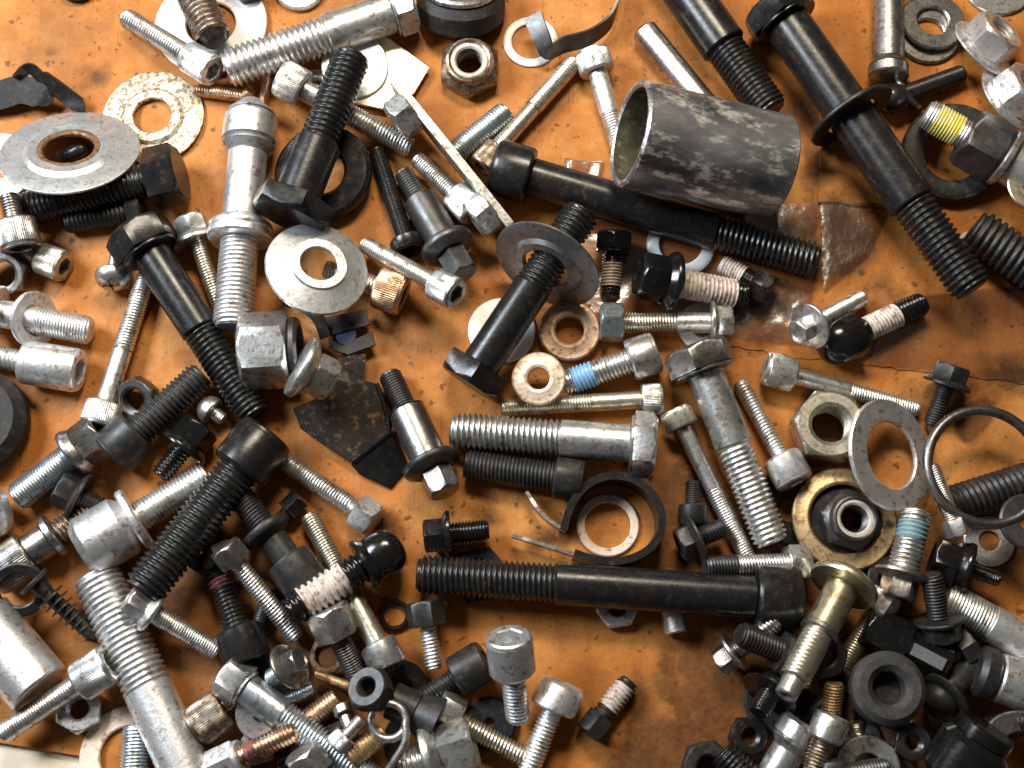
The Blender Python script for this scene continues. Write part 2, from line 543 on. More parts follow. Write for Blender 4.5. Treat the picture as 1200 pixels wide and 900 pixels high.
def m_ring(t, do, di, kind='flat', n=64):
    """washer-like ring, z from 0 to t"""
    R, r = do / 2, di / 2
    b = min(t * 0.28, (R - r) * 0.3)
    if kind == 'flat':
        Q = [(0, r + b), (0, R - b), (b, R), (t - b, R), (t, R - b), (t, r + b), (t - b, r), (b, r)]
    elif kind == 'raised':         # fender washer with a raised middle
        m1, m2 = r + (R - r) * 0.28, r + (R - r) * 0.40
        Q = [(0, r + b), (0, R - b), (b, R), (t * .7, R), (t * .8, R - b), (t * 0.9, m2), (t * 1.7, m1), (t * 1.7, r + b), (t * 1.5, r), (b, r)]
    elif kind == 'dished':         # conical washer, rim lower than the middle
        m1 = r + (R - r) * 0.30
        h = (R - r) * 0.30
        Q = [(h, r), (h * 0.7, m1), (0, R - b), (b, R), (t, R - b), (h * 0.7 + t, m1), (h + t, m1 * 0.97), (h + t, r + b), (h + t - b, r)]
    elif kind == 'round':          # turned ring with rounded top
        Q = [(0, r + b), (0, R - b), (b, R), (t * .6, R), (t * .85, R - (R - r) * .10), (t, R - (R - r) * .3), (t, r + (R - r) * .25), (t * .85, r + (R - r) * .06), (t * .6, r), (b, r)]
    elif kind == 'thick':          # heavy turned ring: flat top, chamfered edges, bright inner lip
        w = R - r
        Q = [(0, r + b), (0, R - b), (b, R), (t - w * .10, R), (t, R - w * .10), (t, r + w * .34), (t * 1.06, r + w * .26), (t * 1.06, r + w * .14), (t * .92, r), (b, r)]
    elif kind == 'wire':
        a = (R - r) / 2
        Q = [(a + a * math.sin(x), R - a + a * math.cos(x)) for x in np.arange(-10, 0) * (-2 * math.pi / 10) + math.pi]
        Q = [(a - a * math.cos(x), (R + r) / 2 + a * math.sin(x)) for x in np.arange(12) * 2 * math.pi / 12]
    return lathe(Q, n, loop=True)


def m_nut(t, d, hole, kind='hex', n=48):
    rc = d / 2
    a = rc * math.cos(math.pi / 6)
    hx = hexr(n, rc)
    r = hole / 2
    ch = 0.07 * d
    R = [(0, r * 1.08)]
    if kind == 'nyloc':
        h1 = t * 0.70
        for f in (1, 0.5, 0):
            R.append((ch * (1 - f), np.minimum(hx, 0.95 * a + (rc - 0.95 * a) * (1 - f))))
        for f in (0, 0.5, 1):
            R.append((h1 - ch * (1 - f), np.minimum(hx, rc - (rc - 0.93 * a) * f)))
        R += [(h1 + t * .04, a * 0.88), (t * 0.9, a * 0.86), (t * 0.97, a * 0.82), (t, a * 0.74), (t * 0.97, a * 0.68), (t * .93, a * .66)]
        top = t * 0.93
    else:
        for f in (1, 0.75, 0.5, 0.25, 0):
            R.append((ch * (1 - f), np.minimum(hx, 0.96 * a + (rc - 0.96 * a) * (1 - f))))
        for f in (0, 0.25, 0.5, 0.75, 1):
            R.append((t - ch * (1 - f), np.minimum(hx, rc - (rc - 0.96 * a) * f)))
        top = t
    R.append((top, r * 1.12))
    k = 7
    for i in range(k):             # internal thread
        z = top - 0.05 * t - (top - 0.1 * t) * i / k
        R += [(z, r * 1.02), (z - 0.04 * t, r * 0.92)]
    return lathe(R, n, loop=True)


GROUPS = {}


def root(name, label, cat, group=None):
    o = bpy.data.objects.new(name, None)
    o.empty_display_size = 0.005
    COL.objects.link(o)
    o['label'] = label
    o['category'] = cat
    if group:
        o['group'] = group
    return o


def tagged(o, label, cat, group=None):
    o['label'] = label
    o['category'] = cat
    if group:
        o['group'] = group
    return o


# part name and mesh of a piece of a rod-like thing
def piece(kind, L, d, e):
    if kind == 'thread':
        return 'thread', m_thread(L, d, e.get('pf', 0.15), taper=e.get('taper', True), cap_end=e.get('cap', True))
    if kind == 'cyl':
        return e.get('part', 'shank'), m_cyl(L, d, e.get('bev', 0.04))
    if kind == 'cone':
        return e.get('part', 'shoulder'), m_cone(L, d, e['d1'])
    if kind == 'hex':
        return e.get('part', 'head'), m_hex(L, d, both=e.get('both', False), dish=e.get('dish', 0))
    if kind == 'sock':
        return 'head', m_sock(L, d, True, e.get('af', 0.29))
    if kind == 'sockp':
        return 'head', m_sock(L, d, False, e.get('af', 0.29))
    if kind == 'dome':
        return 'head', m_dome(L, d)
    if kind == 'pan':
        return 'head', m_dome(L, d, True)
    if kind == 'flange':
        return 'flange', m_flange(L, d, e['d1'])
    if kind == 'collar':
        return 'collar', m_cyl(L, d, 0.03)
    if kind == 'fins':
        return 'barbed_stem', m_fins(L, d)
    if kind == 'nut':
        return e.get('part', 'nut'), m_nut(L, d, e['hole'])
    if kind == 'nyloc':
        return 'body', m_nut(L, d, e['hole'], 'nyloc')
    if kind == 'sleeve':
        return e.get('part', 'sleeve'), m_ring(L, d, e['hole'], 'flat')


AX = {}
# heights of both ends of things that lie against others, in picture units
ZFIX = {
    'long black socket screw lying under the wide sleeve': (23, 37),
    'bright silver hex bolt with a worn dark head': (22, 42),
    'short bluish silver stud beside the knurled brassy screw': (15, 20),
    'yellowish silver screw with a small dark knurled head': (12, 17),
    'silver flange bolt with a hex nut on its far end': (24, 28),
    'black dome headed bolt with white ringed threads': (17, 30),
    'white flanged pin bolt pointing from the edge at the black bolt': (22, 36),
    'bluish silver flange bolt beside the rubber disc': (19, 32),
    'black hex flange screw below the bluish flange bolt': (18, 34),
    'black socket screw pointing at the black hex bolt tip': (30, 34),
    'worn knurled shoulder screw entering low at the edge': (20, 30),
    'silver bolt with a fat smooth white head': (22, 42),
    'thick black socket screw crossing the fat headed bolt': (62, 42),
    'massive silver bolt with coarse white threads': (30, 34),
    'small silver flange screw under the thick black socket screw': (16, 66),
    'silver hex bolt running to the black dome headed bolt': (14, 24),
    'black bolt with a round flange beside white threads': (36, 32),
    'black bolt with white threads and a domed flange head': (56, 38),
    'dark socket screw with a red band on its thread': (18, 30),
    'big bright flange nut bolt cut by the bottom edge': (40, 46),
    'fitting with a yellow painted thread and dark hex': (50, 42),
    'large silver hex bolt pointing down to the bottom edge': (48, 42),
    'bright silver screw with a plain round head at the bottom edge': (16, 32),
    'yellowish hex bolt beside the bright upright screw': (14, 28),
    'black socket screw beside the pinkish upright socket screw': (14, 27),
    'black clip block with a chrome insert': (36, 32),
    'thin bronze rod at the bottom edge below the rubber washer': (34, 22),
    'bright silver cap with a dark end at the picture edge': (34, 34),
    'dark bolt end at the bottom edge beside the black nut': (24, 34),
    'longest black socket screw lying across the lower middle': (38, 40),
    'small greenish silver socket screw below the thick black bolt': (14, 20),
    'wide scuffed dark metal sleeve open toward the socket screws': (74, 128),
    'large black hex bolt passing through a black washer': (50, 46),
    'black hex bolt pushed through a large dark washer': (70, 40),
    'black hex bolt deep between the wide head and the red banded screw': (14, 22),
    'silver hex bolt behind the yellow plated shoulder bolt': (24, 40),
}
HEADISH = ('hex', 'sock', 'sockp', 'dome', 'pan')


def rod(name, cat, label, fin, tip, top, segs, lift=(0, 0), z=None, roll=None, group=None, slope=0.35, solid=True, cap=55):
    """segs from tip to top: (kind, length, diameter, {options}) in picture units; rests on whatever already lies there"""
    z = ZFIX.get(label, z)
    tot = sum(s[1] for s in segs)
    fr, radii = [], []
    c = 0
    for s in segs:
        rr = s[2] / 2 * (0.95 if s[0] in ('hex', 'nut', 'nyloc') else 1.0)
        if s[0] == 'cone':
            rr = max(s[2], s[3]['d1']) / 2
        fr.append((c / tot, (c + s[1]) / tot, rr))
        c += s[1]
    za = zb = 6 * U
    nS = 70
    ts = (np.arange(nS) + 0.5) / nS
    rpx = np.zeros(nS)
    for a, b, r in fr:
        rpx[(ts >= a) & (ts <= b)] = r
    wm = rpx ** 2
    cm = float((ts * wm).sum() / wm.sum())
    offs = np.linspace(-0.5, 0.5, 9)
    for it in range(5):
        A, B = P(*tip, za), P(*top, zb)
        px = unit_at((A + B) / 2)
        if z is not None:
            za, zb = z[0] * px, z[1] * px
            continue
        d2 = Vector((B.x - A.x, B.y - A.y))
        nrm = Vector((-d2.y, d2.x)).normalized()
        r = rpx * px
        X = A.x + d2.x * ts[:, None] + nrm.x * r[:, None] * offs
        Y = A.y + d2.y * ts[:, None] + nrm.y * r[:, None] * offs
        j, i = hidx(X, Y)
        need = (np.minimum(H[j, i], cap * U) + r[:, None] * np.sqrt(1 - offs ** 2)).max(axis=1)
        h = upper_hull(list(zip(ts.tolist(), need.tolist())))
        for p, q in zip(h, h[1:]):
            if p[0] <= cm <= q[0]:
                break
        sl = (q[1] - p[1]) / (q[0] - p[0])
        zc = p[1] + sl * (cm - p[0])
        lim = slope * d2.length
        sl = max(-lim, min(lim, sl))
        za, zb = zc - sl * cm + lift[0] * px, zc + sl * (1 - cm) + lift[1] * px
    A, B = P(*tip, za), P(*top, zb)
    px = unit_at((A + B) / 2)
    ax = B - A
    L = ax.length
    if solid:
        d2 = Vector((B.x - A.x, B.y - A.y)); nrm = Vector((-d2.y, d2.x)).normalized()
        t2 = (np.arange(240) + 0.5) / 240
        r2 = np.zeros(240)
        for a, b, r in fr:
            r2[(t2 >= a) & (t2 <= b)] = r
        r2 *= px
        of = np.linspace(-0.72, 0.72, 31)
        X = A.x + d2.x * t2[:, None] + nrm.x * r2[:, None] * of
        Y = A.y + d2.y * t2[:, None] + nrm.y * r2[:, None] * of
        Z = (za + (zb - za) * t2)[:, None] + r2[:, None] * np.sqrt(np.maximum(0, 1 - of ** 2))
        stamp(X, Y, Z)
    AX[label] = (A, B)
    o = root(name, label, cat, group)
    o.location = A
    q = ax.to_track_quat('Z', 'Y')
    o.rotation_mode = 'QUATERNION'
    o.rotation_quaternion = q @ Quaternion((0, 0, 1), math.radians(roll if roll is not None else random.uniform(0, 60)))
    zz = 0.0
    made, head = [], None
    for s in segs:
        kind, ln, d = s[0], s[1] / tot * L, s[2] * px
        e = dict(s[3]) if len(s) > 3 else {}
        for k in ('d1', 'hole'):
            if k in e:
                e[k] *= px
        pn, (V, F) = piece(kind, ln, d, e)
        V = [(x, y, w + zz) for x, y, w in V]
        if len(segs) == 1 and kind in ('thread', 'cyl'):
            pass
        ob = mesh_obj(e.get('name', pn), V, F, e.get('fin', fin), o, 0 if kind == 'thread' else 32)
        made.append((kind, ob))
        if kind in HEADISH and e.get('part', 'head') == 'head':
            head = ob
        if kind == 'nyloc':
            Vi, Fi = m_ring(ln * .2, e['hole'] * 1.36, e['hole'] * .94, 'flat', 40)
            mesh_obj('nylon_insert', [(x, y, w + zz + ln * .74) for x, y, w in Vi], Fi, 'nylon', o)
        if kind == 'sleeve' and e.get('inner'):
            ri = e['hole'] / 2 - 0.0002
            Vi, Fi = lathe([(zz + ln * .01, ri), (zz + ln * .99, ri)], 64, False, False)
            mesh_obj('inner_wall', Vi, Fi, e['inner'], o)
        zz += ln
    if head is not None:
        for kind, ob in made:
            if kind == 'flange':
                ob.parent = head
    return o


def bolt(label, fin, tip, top, d, head, thr=None, sd=None, hf=None, patch=None, name=None, cat='bolt', pf=0.15, pre=None, **kw):
    """an ordinary bolt: thread (with an optional band of thread locker), plain shank, head"""
    tot = math.hypot(top[0] - tip[0], top[1] - tip[1])
    hl = head[2] if head else 0
    body = tot - hl
    thr = body if thr is None else min(thr, body)
    segs = []
    if pre:
        segs += pre
        thr -= sum(s[1] for s in pre)
    e = {'pf': pf}
    if pre:
        e['taper'] = False
    if patch:
        a, b, pm = patch
        if a > 0:
            segs.append(('thread', a, d, dict(e)))
        segs.append(('thread', b - a, d * 1.02, {'pf': pf, 'fin': pm, 'taper': a <= 0, 'name': 'thread_locker'}))
        if thr - b > 2:
            segs.append(('thread', thr - b, d, {'pf': pf, 'taper': False}))
    else:
        segs.append(('thread', thr, d, e))
    if body - thr > 2:
        segs.append(('cyl', body - thr, sd or d))
    if head:
        hk, hd = head[0], head[1]
        he = {}
        if hf:
            he['fin'] = hf
        if hk == 'hexf':
            fd = head[3]
            fl = hl * 0.30
            segs.append(('flange', fl, fd, dict(he, d1=hd * 1.0)))
            segs.append(('hex', hl - fl, hd, dict(he, dish=0.05)))
        elif hk == 'domef':
            fd = head[3]
            segs.append(('flange', hl * 0.22, fd, dict(he, d1=hd)))
            segs.append(('dome', hl * 0.78, hd, he))
        elif hk == 'capf':         # fat plain cap with a rim
            segs.append(('collar', hl * 0.14, head[3], he))
            segs.append(('cyl', hl * 0.86, hd, dict(he, part='head', bev=0.13)))
        elif hk == 'hexw':         # hex head with a thin washer face
            segs.append(('collar', hl * 0.12, hd * 0.86, he))
            segs.append(('hex', hl * 0.88, hd, he))
        else:
            segs.append((hk, hl, hd, he))
    nm = name or {'hex': 'hex_bolt', 'hexw': 'hex_bolt', 'hexf': 'flange_bolt', 'domef': 'flange_bolt', 'capf': 'cap_bolt', 'sock': 'socket_screw', 'sockp': 'socket_screw',
                  'pan': 'pan_head_screw', 'dome': 'round_head_screw', None: 'threaded_stud'}[head[0] if head else None]
    grp = {'hex_bolt': 'hex head bolts strewn over the cardboard', 'flange_bolt': 'flanged bolts strewn over the cardboard',
           'socket_screw': 'socket head screws strewn over the cardboard', 'threaded_stud': 'threaded rods and bolt ends in the heap'}.get(nm)
    return rod(nm, cat, label, fin, tip, top, segs, group=grp, **kw)


def on_axis(label, t):
    """picture point and height of a place along a rod already laid"""
    A, B = AX[label]
    c = A + (B - A) * t
    d = c - CAMP
    f = d.dot(FWD)
    return (600 + d.x / f / TANH * 600, 450 - d.dot(UPV) / f / TANH * 600), c.z / U


def place_flat(ctr, cloud, top_cloud, tilt, zc=None, lift=0, solid=True):
    """orientation and height of a flat thing; clouds are local points"""
    az, an = math.radians(tilt[0]), math.radians(tilt[1])
    nv = Vector((math.sin(an) * math.cos(az), math.sin(an) * math.sin(az), math.cos(an)))
    q = nv.to_track_quat('Z', 'Y')
    M = np.array(q.to_matrix())
    cl = cloud @ M.T
    z = 0.002
    for it in range(4):
        C = P(*ctr, z)
        if zc is not None:
            z = zc * U
            continue
        j, i = hidx(C.x + cl[:, 0], C.y + cl[:, 1])
        z = float((np.minimum(H[j, i], 50 * U) - cl[:, 2]).max()) + lift * U
    C = P(*ctr, z)
    if solid:
        tc = top_cloud @ M.T
        stamp(C.x + tc[:, 0], C.y + tc[:, 1], C.z + tc[:, 2])
    return C, q


def ring_cloud(r0, r1, z, step=0.0004):
    pts = []
    for r in np.arange(r0, r1 + step / 2, step):
        n = max(12, int(2 * math.pi * r / step))
        a = np.arange(n) * 2 * math.pi / n
        pts.append(np.stack([r * np.cos(a), r * np.sin(a), np.full(n, z)], 1))
    return np.concatenate(pts)


GW = 'loose washers and rings in the heap'
GN = 'loose nuts in the heap'


def washer(label, fin, ctr, do, di, t, tilt=(0, 0), kind='flat', name='washer', cat='washer', zc=None, lift=0, solid=True, group=GW, rim=None, hole_shade=None):
    px = unit_at(P(*ctr, 0.004))
    do, di, t = do * px, di * px, t * px
    low = ring_cloud(di / 2 + (do - di) * .1, do / 2 * .88, 0)
    hi = ring_cloud(di / 2, do / 2, t)
    C, q = place_flat(ctr, low, hi, tilt, zc, lift, solid)
    V, F = m_ring(t, do, di, kind)
    ob = mesh_obj(name, V, F, fin)
    ob.location = C
    ob.rotation_mode = 'QUATERNION'
    ob.rotation_quaternion = q
    tagged(ob, label, cat, group)
    if rim:
        V, F = m_ring(t * 1.5, di * 1.12, di * 0.86, 'flat', 48)
        mesh_obj('rusty_rim', [(x, y, z + t * .35) for x, y, z in V], F, rim, ob)
    if hole_shade:  # black disc added inside the hole in place of shade
        V, F = m_cyl(t * 0.2, di * 1.04)
        mesh_obj('hole_shade_disc', [(x, y, z + t * .05) for x, y, z in V], F, hole_shade, ob)
    return ob


def nut(label, fin, ctr, d, h, hole, tilt=(0, 0), kind='hex', roll=0, flange=None, name='hex_nut', zc=None, lift=0, ins='nylon'):
    px = unit_at(P(*ctr, 0.006))
    d, h, hole = d * px, h * px, hole * px
    fd = flange * px if flange else 0
    R = max(d, fd) / 2
    low = ring_cloud(hole / 2, R * 0.75, 0, 0.0006)
    hi = ring_cloud(0, d / 2 * 0.93, h)
    C, q = place_flat(ctr, low, hi, tilt, zc, lift)
    o = root(name, label, 'nut', GN)
    o.location = C
    o.rotation_mode = 'QUATERNION'
    o.rotation_quaternion = q @ Quaternion((0, 0, 1), math.radians(roll))
    z0 = 0
    if fd:
        V, F = m_ring(h * 0.16, fd, hole * 1.1, 'round')
        mesh_obj('flange', V, F, fin, o)
        z0 = h * 0.12
    V, F = m_nut(h - z0, d, hole, 'nyloc' if kind == 'nyloc' else 'hex')
    mesh_obj('body', [(x, y, z + z0) for x, y, z in V], F, fin, o)
    if kind == 'nyloc':
        V, F = m_ring(h * 0.22, hole * 1.42, hole * 0.96, 'flat', 40)
        mesh_obj('locking_insert', [(x, y, z + h * .74) for x, y, z in V], F, ins, o)
    return o


def sweep(path, up, w, t):
    """rectangle of width w (along up) and thickness t swept along points"""
    n = len(path)
    V, F = [], []
    for k in range(n):
        a, b = path[max(0, k - 1)], path[min(n - 1, k + 1)]
        tg = (b - a).normalized()
        u = up[k] if isinstance(up, list) else up
        sd = tg.cross(u).normalized()
        u2 = sd.cross(tg).normalized()
        ww = w[k] if isinstance(w, (list, tuple)) else w
        for su, ss in ((-1, -1), (1, -1), (1, 1), (-1, 1)):
            V.append(path[k] + u2 * (su * ww / 2) + sd * (ss * t / 2))
    for k in range(n - 1):
        for j in range(4):
            q = (j + 1) % 4
            F.append((4 * k + j, 4 * k + q, 4 * k + 4 + q, 4 * k + 4 + j))
    F.append((3, 2, 1, 0)); F.append(tuple(4 * (n - 1) + j for j in range(4)))
    return V, F


def smooth_path(pts, sub=6):
    """Catmull-Rom through points"""
    out = []
    n = len(pts)
    for i in range(n - 1):
        p0, p1, p2, p3 = pts[max(0, i - 1)], pts[i], pts[i + 1], pts[min(n - 1, i + 2)]
        for k in range(sub):
            t = k / sub
            out.append(0.5 * ((2 * p1) + (p2 - p0) * t + (2 * p0 - 5 * p1 + 4 * p2 - p3) * t * t + (3 * p1 - p0 - 3 * p2 + p3) * t ** 3))
    out.append(pts[-1])
    return out


def m_wire(path, d, n=12):
    V, F = [], []
    m = len(path)
    up = Vector((0.05, 0.03, 1)).normalized()
    for k in range(m):
        tg = (path[min(m - 1, k + 1)] - path[max(0, k - 1)]).normalized()
        s = tg.cross(up).normalized()
        u = s.cross(tg)
        for j in range(n):
            a = 2 * math.pi * j / n
            V.append(path[k] + s * (math.cos(a) * d / 2) + u * (math.sin(a) * d / 2))
    for k in range(m - 1):
        for j in range(n):
            q = (j + 1) % n
            F.append((k * n + j, k * n + q, (k + 1) * n + q, (k + 1) * n + j))
    F.append(tuple(range(n - 1, -1, -1))); F.append(tuple(range((m - 1) * n, m * n)))
    return V, F


def own(o, base):
    """mesh built in world coordinates: move its origin to base"""
    b = Vector(base)
    o.data.transform(Matrix.Translation(-b))
    o.location = b
    return o


def slab(pts, t, bev=0.0):
    """polygon of world points (top face) with thickness t downwards"""
    n = len(pts)
    c = sum(pts, Vector()) / n
    dn = Vector((0, 0, -1))
    V = []
    b = bev
    ins = [p + (c - p).normalized() * b for p in pts]
    V += [p for p in ins]
    V += [p + dn * b for p in pts]
    V += [p + dn * (t - b) for p in pts]
    V += [p + dn * t for p in ins]
    F = [tuple(range(n))]
    for l in range(3):
        for j in range(n):
            q = (j + 1) % n
            F.append((l * n + j, (l + 1) * n + j, (l + 1) * n + q, l * n + q))
    F.append(tuple(range(4 * n - 1, 3 * n - 1, -1)))
    return V, F


def stamp_verts(V, dil=2):
    x = np.array([v[0] for v in V]); y = np.array([v[1] for v in V]); z = np.array([v[2] for v in V])
    for dx in range(-dil, dil + 1):
        for dy in range(-dil, dil + 1):
            stamp(x + dx * RES, y + dy * RES, z)


def stamp_poly(pts, z=None):
    xs = [p.x for p in pts]; ys = [p.y for p in pts]
    gx, gy = np.meshgrid(np.arange(min(xs), max(xs), RES), np.arange(min(ys), max(ys), RES))
    ins = np.zeros(gx.shape, bool)
    n = len(pts)
    for k in range(n):
        a, b = pts[k], pts[(k + 1) % n]
        if abs(b.y - a.y) < 1e-9:
            continue
        c = ((a.y > gy) != (b.y > gy)) & (gx < (b.x - a.x) * (gy - a.y) / (b.y - a.y) + a.x)
        ins ^= c
    zz = max(p.z for p in pts) if z is None else z
    stamp(gx[ins], gy[ins], np.full(ins.sum(), zz))

# ================================================================== the surface
def ragged(pts, step, amp, seed):
    rr = random.Random(seed)
    out = []
    for a, b in zip(pts, pts[1:] + pts[:1]):
        n = max(1, int(math.dist(a, b) / step))
        for k in range(n):
            t = k / n
            out.append((a[0] + (b[0] - a[0]) * t + rr.uniform(-amp, amp), a[1] + (b[1] - a[1]) * t + rr.uniform(-amp, amp)))
    return out


def build_surface():
    # main sheet of cardboard: outline in picture points, cut away at one corner
    out = [(-160, 846), (0, 871), (96, 887), (130, 930), (150, 1010), (1360, 1010), (1360, -160), (-160, -160)]
    pts = [P(x, y, 0) for x, y in out]
    V, F = slab(pts, 0.0022, 0.0003)
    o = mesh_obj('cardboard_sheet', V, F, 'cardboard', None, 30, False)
    o['kind'] = 'structure'
    o['label'] = 'stained orange brown cardboard sheet under all the hardware'
    q = [P(x, y, -0.0024) for x, y in [(-220, 800), (-220, 1060), (420, 1060), (420, 800)]]
    V, F = slab(q, 0.002, 0.0002)
    o = mesh_obj('pale_board', V, F, 'pale_board', None, 30, False)
    o['kind'] = 'structure'
    o['label'] = 'pale board showing below the cut edge of the cardboard'
    # second layer: a flap of the same cardboard
    V, F = slab([P(x, y, 0.0011) for x, y in ragged([(962, 60), (962, 178), (958, 236), (1046, 244), (1052, 60)], 9, 1.6, 5)], 0.0011, 0.0002)
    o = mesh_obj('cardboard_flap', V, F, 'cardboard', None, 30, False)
    o['kind'] = 'structure'
    low = [P(x, y, 0.0004) for x, y in ragged([(700, 300), (957, 250), (1240, 250), (1240, 454), (1120, 440), (1016, 428), (930, 418), (846, 404), (760, 388), (704, 376)], 9, 1.6, 4)]
    V, F = slab(low, 0.0004, 0.00005)
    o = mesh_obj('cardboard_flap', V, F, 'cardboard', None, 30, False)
    o['kind'] = 'structure'
    stamp_poly(low)
    stamp_poly([P(x, y, 0.0011) for x, y in ragged([(962, 60), (962, 178), (958, 236), (1046, 244), (1052, 60)], 9, 1.6, 5)])


def tape(label, corners, nx, ny, amp, seed, kink=0.0, base=0.0009):
    """clear film with wrinkles: a grid between four picture corners"""
    rs = np.random.RandomState(seed)
    a, b, c, d = [P(x, y, 0.0) for x, y in corners]
    waves = [(rs.uniform(20, 75) * U * 60 / 0.016 * 0.06, rs.uniform(0, math.pi), rs.uniform(0, 6.28), rs.uniform(0.4, 1)) for _ in range(7)]
    V, F = [], []
    for j in range(ny + 1):
        for i in range(nx + 1):
            u, v = i / nx, j / ny
            eu = kink * (rs.rand() - .5) if i in (0, nx) else 0
            p = (a * (1 - u) + b * u) * (1 - v) + (d * (1 - u) + c * u) * v
            h = 0
            for f, th, ph, am in waves:
                s = (p.x * math.cos(th) + p.y * math.sin(th)) * f * 55 + ph
                h += am * max(0, abs(math.sin(s)) - 0.55) ** 1.5
            edge = min(1, 8 * min(u, 1 - u, v, 1 - v))
            V.append(Vector((p.x + eu * U, p.y + eu * U, base + amp * h * (0.25 + 0.75 * edge) + 0.00008 * rs.rand())))
    for j in range(ny):
        for i in range(nx):
            k = j * (nx + 1) + i
            F.append((k, k + 1, k + nx + 2, k + nx + 1))
    o = mesh_obj('packing_tape', V, F, 'clear_tape', None, 0)
    own(o, P(*corners[0], 0))
    tagged(o, label, 'tape', 'clear packing tape stuck to the cardboard')


build_surface()
tape('crumpled clear packing tape under the long black socket screw', [(672, 262), (958, 238), (948, 408), (690, 372)], 80, 50, 0.0016, 3, 6)
tape('flat patch of clear tape with dark edges beside the tall black bolt', [(961, 236), (1046, 240), (1018, 300), (964, 346)], 30, 30, 0.0006, 5, 3, 0.0009)
tape('wide clear tape below the tip of the tall black bolt', [(1046, 352), (1230, 330), (1230, 452), (1016, 428)], 70, 40, 0.0009, 8, 4)
tape('crumpled tape scrap beside the black rubber washer', [(1056, 818), (1130, 800), (1140, 880), (1060, 890)], 24, 24, 0.0008, 9, 4, 0.0003)
tape('small clear tape scrap beside the wide scuffed sleeve', [(662, 186), (708, 190), (706, 212), (660, 206)], 20, 12, 0.0016, 11, 3, 0.0003)

# ================================================================== top left
washer('large pale washer under the brown bolt tip at the top edge', 'alloy_white', (248, 30), 132, 58, 5, (90, 3), 'flat')
bolt('brown worn bolt tip standing in the large pale washer', 'steel_worn', (253, 50), (208, -50), 42, None, pre=[('cone', 8, 24, {'d1': 34, 'part': 'tip', 'fin': 'black_oxide'})], name='threaded_stud', pf=0.17, lift=(4, 0))
washer('dark rubber disc cut by the top edge above the strip clip', 'rubber', (92, -16), 46, 12, 14, name='rubber_disc', cat='disc')
nut('black nut cut by the top edge beside the large pale washer', 'black_oxide', (292, -14), 46, 22, 22, roll=12)
washer('grey disc lying behind the big silver hex bolt at the top edge', 'washer_grey', (352, -12), 60, 20, 8)
bolt('small copper coloured screw beside the pitted washer', 'bronze', (229, 106), (298, 114), 15, ('pan', 26, 10), pf=0.22, name='pan_head_screw', cat='screw')
washer('pitted beige washer with a raised ring round its hole', 'pitted', (180, 138), 119, 45, 4, (100, 2), 'raised')
bolt('silver socket screw with its hex socket facing the pitted washer', 'zinc', (147, 20), (250, 84), 24, ('sock', 38, 34))
bolt('thin copper coloured screw leaning behind the white collared stud', 'bronze', (316, 80), (306, 128), 14, None, pf=0.2, cat='screw', name='machine_screw')

# black strip clip
def strip_clip():
    o = root('strip_clip', 'twisted black strip clip at the edge above the tilted washer', 'clip')
    o.location = P(0, 115, 0)
    p = smooth_path([P(-30, 118, 0.004), P(0, 112, 0.005), P(25, 105, 0.006), P(48, 112, 0.006), P(58, 122, 0.004)], 5)
    V, F = sweep(p, Vector((0.25, 0.9, 0.35)).normalized(), [9 * 0.001] * (len(p) - 6) + [0.008, 0.007, 0.006, 0.005, 0.004, 0.003], 0.0014)
    mesh_obj('band', [v - o.location for v in V], F, 'rubber', o, 40)
    p = smooth_path([P(20, 92, 0.008), P(34, 80, 0.010), P(50, 92, 0.0085), P(75, 110, 0.006), P(99, 129, 0.0015)], 5)
    V, F = sweep(p, Vector((0.6, 0.5, 0.55)).normalized(), [0.0035] * 10 + [0.0055] * (len(p) - 12) + [0.003, 0.001], 0.0013)
    mesh_obj('prong', [v - o.location for v in V], F, 'black_oxide', o, 40)
strip_clip()

washer('grey washer peeping out under the tilted washer at the edge', 'washer_grey', (2, 196), 84, 30, 4)
bolt('short black screw under the thick black hex bolt', 'black_dull', (78, 262), (168, 246), 26, ('hex', 40, 16), pf=0.2)
bolt('thick black hex bolt under the tilted silver washer', 'black_oxide', (22, 248), (212, 202), 40, ('hex', 74, 36), roll=25)
washer('tilted silver washer with a rusty hole resting on the thick black bolt', 'washer_grey', (82, 180), 157, 66, 5, (85, 30), 'raised', rim='rusty')
rod('bent_hook', 'hook', 'bent black hook seen through the hole of the tilted washer', 'black_oxide', (70, 186), (104, 172), [('cyl', 10, 18), ('dome', 20, 18, {'part': 'tip'})])

bolt('grey socket screw at the edge with its socket turned to the viewer', 'steel', (10, 228), (25, 292), 24, ('sock', 48, 34), lift=(0, 14))
bolt('small greenish silver socket screw below the thick black bolt', 'zinc_yellow', (18, 290), (76, 313), 22, ('sock', 38, 30))
nut('silver nut at the edge below the grey socket screw', 'steel', (10, 322), 58, 26, 34, (280, 18), roll=10)
bolt('small round head screw with a cross slot beside the black hex bolt', 'zinc', (138, 285), (130, 335), 14, ('pan', 40, 13), pf=0.2, name='pan_head_screw', cat='screw', lift=(0, 5))
bolt('small yellowish flange screw between the black bolt and white stud', 'zinc_yellow', (262, 372), (221, 254), 19, ('hexf', 40, 30, 48), pf=0.18, hf='zinc')

rod('collared_stud', 'stud', 'white galvanised stud with a thick cap and middle collar', 'zinc_white', (272, 384), (296, 118),
    [('thread', 98, 45, {'pf': 0.12}), ('collar', 10, 76), ('flange', 14, 74, {'d1': 50}), ('cyl', 78, 46, {'part': 'shank'}),
     ('cone', 8, 46, {'d1': 62, 'part': 'shoulder'}), ('cyl', 40, 64, {'part': 'cap', 'bev': 0.12}), ('cone', 16, 58, {'d1': 22, 'part': 'cap_top'})])

